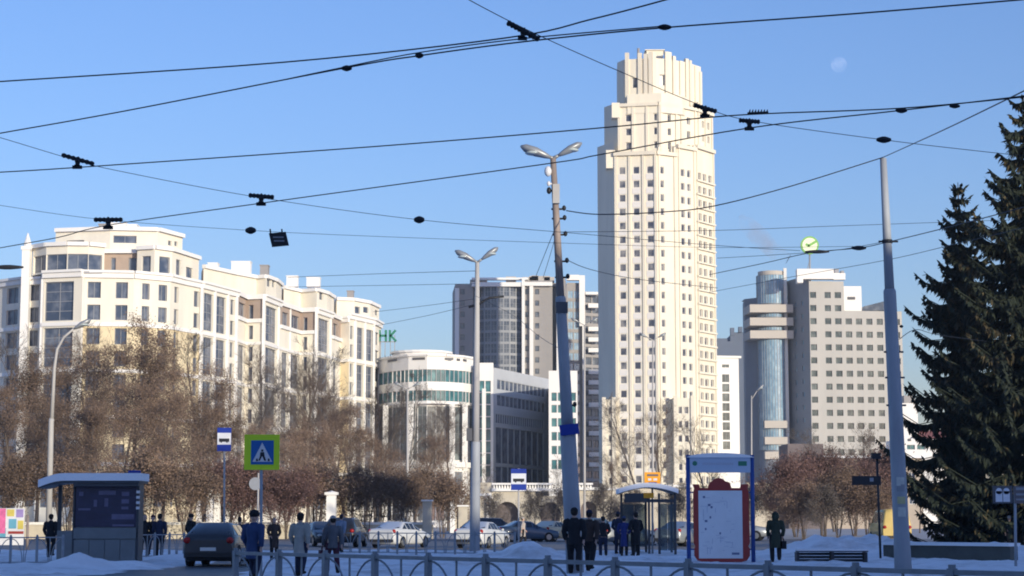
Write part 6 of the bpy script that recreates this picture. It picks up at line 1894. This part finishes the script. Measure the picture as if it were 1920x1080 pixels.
person(1170, 81, 1.62, 170, 'cloth_brightblue', 'cloth_black', 'person in a bright blue coat waiting at the right shelter', .42, 'beanie', 'cloth_blue', arm=PK, wide=1.05)
person(1192, 81, 1.80, 200, 'cloth_black', 'cloth_black', 'person in a long black coat waiting nearest the open shelter', .45, 'beanie', 'cloth_black', arm=PK, wide=1.08)
person(1454, 68, 1.74, 178, 'cloth_green', 'cloth_black', 'person in dark coat walking away over the snow right of the map board', .5, None, 'cloth_black', .12, hair='hair_dark', wide=1.15, bag=-1, hood=True)
person(476, 47, 1.76, 160, 'cloth_blue', 'cloth_navy', 'person in a blue coat beside the crossing sign post', .62, 'fur', 'cloth_black', .3, wide=1.12)
person(449, 72, 1.62, 170, 'cloth_navy', 'cloth_black', 'person in navy left of the blue-coated one by the dark hatchback', .7, 'beanie', 'cloth_black', arm=PK)
person(514, 75, 1.62, 20, 'cloth_brown', 'cloth_black', 'person in brown fur coat right of the crossing sign post', .5, 'long', hair='hair_brown', arm=PK)
person(563, 52, 1.68, 165, 'cloth_cream', 'cloth_navy', 'person in a pale cream coat and black hat behind the near railing', .55, 'beanie', 'cloth_black', .25, wide=1.15)
person(624, 53, 1.60, 195, 'cloth_grey', 'cloth_plum', 'person in grey jacket with a plum bag behind the near railing', .8, 'beanie', 'cloth_pale', .6, bag=1, bagm='cloth_plum', wide=1.08)
person(358, 78, 1.60, 150, 'cloth_black', 'cloth_black', 'dark person alone between the kiosk pair and the dark hatchback', .6, 'fur', 'cloth_black', .15)
person(271, 77, 1.72, 20, 'cloth_black', 'cloth_black', 'left one of the dark pair standing right of the kiosk', .7, 'long', hair='hair_dark', stride=.25, wide=1.05)
person(299, 77, 1.74, 185, 'cloth_navy', 'cloth_black', 'right one of the dark pair standing right of the kiosk', .78, 'beanie', 'cloth_black', .3, wide=1.08)
person(286, 80, 1.68, 30, 'cloth_brown', 'cloth_navy', 'brown-jacketed person behind the dark pair right of the kiosk', .8, 'beanie', 'cloth_plum', .3)
person(640, 84, 1.66, 160, 'cloth_lightblue', 'cloth_navy', 'person in pale blue jacket before the black off-road car', .82, 'beanie', 'cloth_navy', .5)
person(95, 72, 1.58, 175, 'cloth_black', 'cloth_black', 'hunched dark person before the left post of the kiosk', .7, 'beanie', 'cloth_black', .2, wide=1.12)
person(980, 120, 1.66, 100, 'cloth_pale', 'cloth_black', 'distant person in a pale coat on the road above the snow heap', .5, 'beanie', 'cloth_pale', .4)
person(1893, 96, 1.70, 10, 'cloth_green', 'cloth_black', 'distant person at the right edge under the spruces', .6, 'beanie', 'cloth_pale', .2)

# ------------------------------------------------------------ overhead wires and their fittings
mat('wire', (.018, .02, .026), .55, .1, 5)
ZW = 6.1
def wpts(pp_, D=None, sag=0.0, z=ZW):
    out = []
    for t in pp_:
        if len(t) == 3: out.append(P(*t))
        elif D: out.append(P(t[0], t[1], D))
        else: out.append(PZ(t[0], t[1], z))
    return out
def cr_spline(p, n=6):
    q = [p[0]] + p + [p[-1]]; out = []
    for i in range(1, len(q) - 2):
        for k in range(n):
            t = k / n
            a, b, c, d = q[i - 1], q[i], q[i + 1], q[i + 2]
            out.append(.5 * ((2 * b) + (c - a) * t + (2 * a - 5 * b + 4 * c - d) * t * t + (3 * b - a - 3 * c + d) * t ** 3))
    out.append(p[-1]); return out
def wire(pxs, label, D=None, r=.010, z=ZW, sub=6, group='overhead wires'):
    pts = cr_spline(wpts(pxs, D, z=z), sub)
    v = MB(); v.tube(pts, r * .72, 5, caps=False)
    o = v.build('overhead_wire', 'wire'); return tag(o, label, 'wire', group)
wire([(-60, 158), (0, 153), (530, 117), (950, 71), (1110, 36), (1240, 2), (1300, -16)], 'topmost overhead wire from the left edge up past the large clamp', r=.011)
wire([(-60, 262), (0, 250), (230, 209), (650, 127), (790, 104), (985, 78), (1245, 52), (1600, 26), (1910, 0), (1980, -6)], 'double overhead wire running under the large clamp to the top right', r=.011)
wire([(500, 156.5), (650, 125), (790, 98), (985, 72), (1245, 49)], 'short upper strand above the double overhead wire', r=.009)
wire([(840, -24), (880, 0), (960, 42), (1040, 80), (1160, 133), (1310, 196), (1405, 226), (1655, 262), (1860, 286), (2000, 300)], 'thin span wire falling from the large clamp across the tower top', r=.006)
wire([(-60, 327), (0, 323), (145, 314), (700, 275), (1125, 240), (1320, 221), (1440, 213), (1690, 203), (1920, 182), (1990, 174)], 'long overhead wire crossing the upper third of the tower', r=.011)
wire([(-60, 478), (0, 465), (110, 445), (205, 422), (490, 381), (1020, 308), (1125, 290), (1405, 240), (1690, 207), (1920, 180), (1990, 170)], 'long rising overhead wire from the left building to the upper right', r=.011)
wire([(1062, 395, 55), (1125, 402, 53), (1250, 397, 51), (1340, 386, 50), (1480, 350, 52), (1656, 295, 54)], 'cable from the leaning lamp to the thick grey pole', r=.022)
wire([(1656, 295, 54), (1760, 248, 40), (1860, 200, 32), (1990, 136, 26)], 'cable from the thick grey pole up to the right edge', r=.017)
wire([(-60, 242), (0, 258), (130, 297), (220, 320), (490, 371), (785, 412), (1060, 436), (1340, 460), (1500, 470)], 'thin span wire descending from the left edge through two clamps', r=.006)
wire([(-60, 375), (0, 385), (195, 412), (470, 432), (700, 443), (1060, 456), (1340, 464), (1600, 462)], 'thin span wire carrying the hanging plate', r=.006, z=7.2)
wire([(1045, 435, 55), (1340, 432, 60), (1560, 424, 64), (1900, 412, 70)], 'faint level wire right of the leaning lamp', r=.012)
wire([(1330, 515, 70), (1430, 494, 62), (1520, 474, 57), (1610, 465, 55), (1660, 455, 54), (1790, 423, 46), (1990, 370, 40)], 'wire with dark fittings passing the thick grey pole', r=.018)
wire([(1330, 548, 75), (1480, 520, 66), (1660, 488, 56), (1790, 458, 48), (1990, 410, 40)], 'lower wire passing the thick grey pole', r=.012)
wire([(540, 520, 110), (720, 513, 100), (892, 508, 92)], 'faint upper wire left of the straight lamp', r=.018)
wire([(540, 538, 110), (720, 535, 100), (892, 532, 92)], 'faint second wire left of the straight lamp', r=.016)
wire([(700, 585, 110), (800, 573, 100), (892, 560, 92)], 'faint third wire left of the straight lamp', r=.016)
wire([(700, 612, 110), (800, 592, 100), (892, 570, 92)], 'faint lowest wire left of the straight lamp', r=.016)
wire([(1062, 487, 55), (1110, 506, 60), (1200, 524, 70), (1345, 540, 80)], 'sagging cable from the leaning lamp across the tower', r=.016)
wire([(1044, 420, 55), (1024, 470, 60), (1004, 520, 66)], 'left guy wire of the leaning lamp', r=.014)
wire([(1046, 425, 55), (1034, 470, 60), (1018, 522, 66)], 'right guy wire of the leaning lamp', r=.012)
wire([(892, 555, 92), (960, 590, 80), (1010, 630, 68), (1052, 655, 55)], 'sagging cable between the two double lamps', r=.012)
wire([(1686, 636, 54), (1718, 618, 60), (1760, 628, 70), (1850, 640, 90)], 'thin cable from the thick grey pole to the spruces', r=.016)
wire([(1345, 484, 80), (1450, 478, 75), (1560, 470, 70), (1650, 455, 64)], 'faint wire above the grey office roof', r=.014)

def clamp(px, py, w, label, tilt=0.0, big=False):
    """T-shaped trolley wire hanger: ribbed insulator bar, stem and clip"""
    c = PZ(px, py, ZW + .1); D = c.y; k = D / F
    r = root('wire_hanger', tuple(c), label, 'wire fitting', 'wire hangers')
    d = Vector((cos(tilt), 0, sin(tilt))) * (w * k / 2)
    up = Vector((-sin(tilt) * .2, 0, 1)).normalized()
    n = 9 if big else 7
    v = MB(); pts, rad = [], []
    for i in range(n * 2 + 1):
        pts.append(c - d + d * (i / n)); rad.append((5.0 if i % 2 else 3.4) * k * (1.25 if big else 1) * (1.25 if i == n else 1))
    v.tube(pts, rad, 10); v.build('insulator_bar', 'black_iron', r)
    v = MB(); v.tube([c, c - up * 6 * k, c - up * 9 * k, c - up * 13 * k], [7 * k, 5 * k, 4 * k, 7.5 * k], 10); v.build('stem', 'black_iron', r)
    v = MB(); q = c - up * 15 * k; v.obox(q, Vector((9 * k, 0, 0)), Vector((0, 3 * k, 0)), Vector((0, 0, 3 * k))); v.build('clip', 'black_iron', r)
clamp(981, 58, 70, 'large wire hanger at the top crossing of the overhead wires', -.5, True)
clamp(146, 299, 64, 'wire hanger farthest left on the third wire from the top', -.28)
clamp(203, 412, 54, 'wire hanger just above the cream building roof', 0)
clamp(490, 368, 48, 'wire hanger left of centre above the hanging plate', -.08)
clamp(1322, 203, 46, 'wire hanger at the right edge of the tower top', -.28)
clamp(1405, 227, 40, 'wire hanger right of the tower', -.08)
def bead(px, py, w, h, label, D=None):
    c = P(px, py, D) if D else PZ(px, py, ZW); k = c.y / F
    v = MB(); a = Vector((w * k / 2, 0, 0))
    v.tube([c - a, c - a * .7, c - a * .2, c + a * .2, c + a * .7, c + a], [h * k * .2, h * k * .35, h * k * .5, h * k * .5, h * k * .35, h * k * .2], 8)
    tag(v.build('wire_insulator', 'black_iron'), label, 'wire fitting', 'small wire insulators')
bead(650, 128, 20, 12, 'small insulator on the double wire left of the large clamp'); bead(786, 104, 16, 12, 'small insulator on the double wire nearest the large clamp'); bead(1246, 51, 26, 12, 'small insulator on the top right wire above the tower')
bead(786, 412, 20, 14, 'small round insulator alone on the thin descending span wire'); bead(470, 432, 20, 14, 'small insulator beside the hanging plate'); bead(1690, 207, 22, 11, 'small insulator where two wires meet at upper right'); bead(1790, 199, 20, 9, 'small insulator nearest the right edge on the meeting wires')
bead(1657, 262, 28, 13, 'dark oblong insulator above the thick grey pole'); bead(1532, 472, 46, 7, 'long dark fitting under the round green sign', 57); bead(1610, 465, 28, 9, 'dark fitting just left of the thick grey pole', 55); bead(14, 501, 60, 9, 'dark fitting before the left end of the cream building', 60)
bead(1690, 612, 7, 6, 'tiny dark insulator right of the thick grey pole', 54)
# crumpled bird-spike like fitting
v = MB(); c = PZ(1421, 213, ZW); k = c.y / F
for i in range(7):
    x_ = (i - 3) * 5.5 * k; v.tube([c + Vector((x_, 0, 0)), c + Vector((x_ + 2 * k, 0, 8 * k))], [2.4 * k, .8 * k], 5)
v.tube([c + Vector((-20 * k, 0, 0)), c + Vector((20 * k, 0, 2 * k))], 2.6 * k, 6)
tag(v.build('wire_fitting', 'black_iron'), 'comb-like fitting on the wire right of the tower top', 'wire fitting')
# hanging plate
c = PZ(523, 449, 7.0); k = c.y / F
HP = root('hanging_plate', tuple(c), 'dark plate hanging from the span wire left of centre', 'sign')
v = MB(); v.obox(c, Vector((16 * k, 0, 1.5 * k)), Vector((0, .02, 0)), Vector((-3.2 * k, 0, 13 * k))); v.build('plate', 'black_iron', HP)
v = MB()
for q in (-13, 9): v.tube([c + Vector((q * k - 3 * k, 0, 12 * k)), c + Vector((q * k - 4 * k, 0, 20 * k))], 1.6 * k, 6)
v.build('hook', 'black_iron', HP)
v = MB()
for q in (4, -3): v.obox(c + Vector((-q * .25 * k, -.024, q * k)), Vector((10 * k, 0, 0)), Vector((0, .003, 0)), Vector((0, 0, 1.4 * k)))
v.build('plate_print', 'sign_back', HP)

# ------------------------------------------------------------ moon and smoke
mm = bpy.data.materials.new('moon'); mm.use_nodes = True
N, L = mm.node_tree.nodes, mm.node_tree.links
N.remove(N['Principled BSDF'])
tr_ = N.new('ShaderNodeBsdfTransparent'); df = N.new('ShaderNodeBsdfDiffuse'); ad = N.new('ShaderNodeAddShader')
nz = N.new('ShaderNodeTexNoise'); nz.inputs['Scale'].default_value = .012; cr_ = N.new('ShaderNodeValToRGB')
tcm = N.new('ShaderNodeTexCoord'); L.new(tcm.outputs['Object'], nz.inputs['Vector'])
cr_.color_ramp.elements[0].color = (.02, .02, .02, 1); cr_.color_ramp.elements[1].color = (.06, .057, .057, 1); cr_.color_ramp.elements[0].position = .35; cr_.color_ramp.elements[1].position = .6
L.new(nz.outputs['Fac'], cr_.inputs['Fac']); L.new(cr_.outputs['Color'], df.inputs['Color'])
L.new(tr_.outputs[0], ad.inputs[0]); L.new(df.outputs[0], ad.inputs[1]); L.new(ad.outputs[0], N['Material Output'].inputs['Surface'])
MATS['moon'] = mm
v = MB(); D = 20000; rm = 15 * D / F; v.ell((0, 0, 0), (rm, rm, rm), 32, 20)
mo = add('moon', v.mesh('moon', 'moon'), None, tuple(P(1573, 121, D))); tag(mo, 'pale daytime moon in the blue sky at upper right', 'moon')

sm = bpy.data.materials.new('smoke'); sm.use_nodes = True
N, L = sm.node_tree.nodes, sm.node_tree.links
N.remove(N['Principled BSDF'])
pv = N.new('ShaderNodeVolumePrincipled'); pv.inputs['Color'].default_value = (.9, .72, .68, 1); pv.inputs['Density'].default_value = .03
tcs = N.new('ShaderNodeTexCoord'); nzs = N.new('ShaderNodeTexNoise'); nzs.inputs['Scale'].default_value = .12; nzs.inputs['Detail'].default_value = 4
mrs = N.new('ShaderNodeMapRange'); mrs.inputs['From Min'].default_value = .42; mrs.inputs['From Max'].default_value = .75; mrs.inputs['To Max'].default_value = .09
L.new(tcs.outputs['Object'], nzs.inputs['Vector']); L.new(nzs.outputs['Fac'], mrs.inputs['Value']); L.new(mrs.outputs['Result'], pv.inputs['Density'])
L.new(pv.outputs[0], N['Material Output'].inputs['Volume']); MATS['smoke'] = sm
v = MB(); D = 760; v.tube([P(1478, 486, D), P(1450, 470, D), P(1420, 440, D), P(1398, 418, D), P(1388, 405, D)], [2.2, 3.6, 4.2, 3.4, 1.2], 12)
tag(v.build('smoke', 'smoke'), 'faint pink chimney smoke drifting right of the tower', 'smoke', kind='stuff')

# ------------------------------------------------------------ winter haze
hz_ = bpy.data.materials.new('haze'); hz_.use_nodes = True
N, L = hz_.node_tree.nodes, hz_.node_tree.links
N.remove(N['Principled BSDF'])
pv = N.new('ShaderNodeVolumePrincipled'); pv.inputs['Color'].default_value = (.85, .93, 1.0, 1); pv.inputs['Density'].default_value = .00018; pv.inputs['Anisotropy'].default_value = 0.0
L.new(pv.outputs[0], N['Material Output'].inputs['Volume']); MATS['haze'] = hz_
v = MB(); v.box(-330, 330, -120, 900, -1, 125)
tag(v.build('haze', 'haze'), 'thin pale winter haze over the whole square', 'haze', kind='stuff')
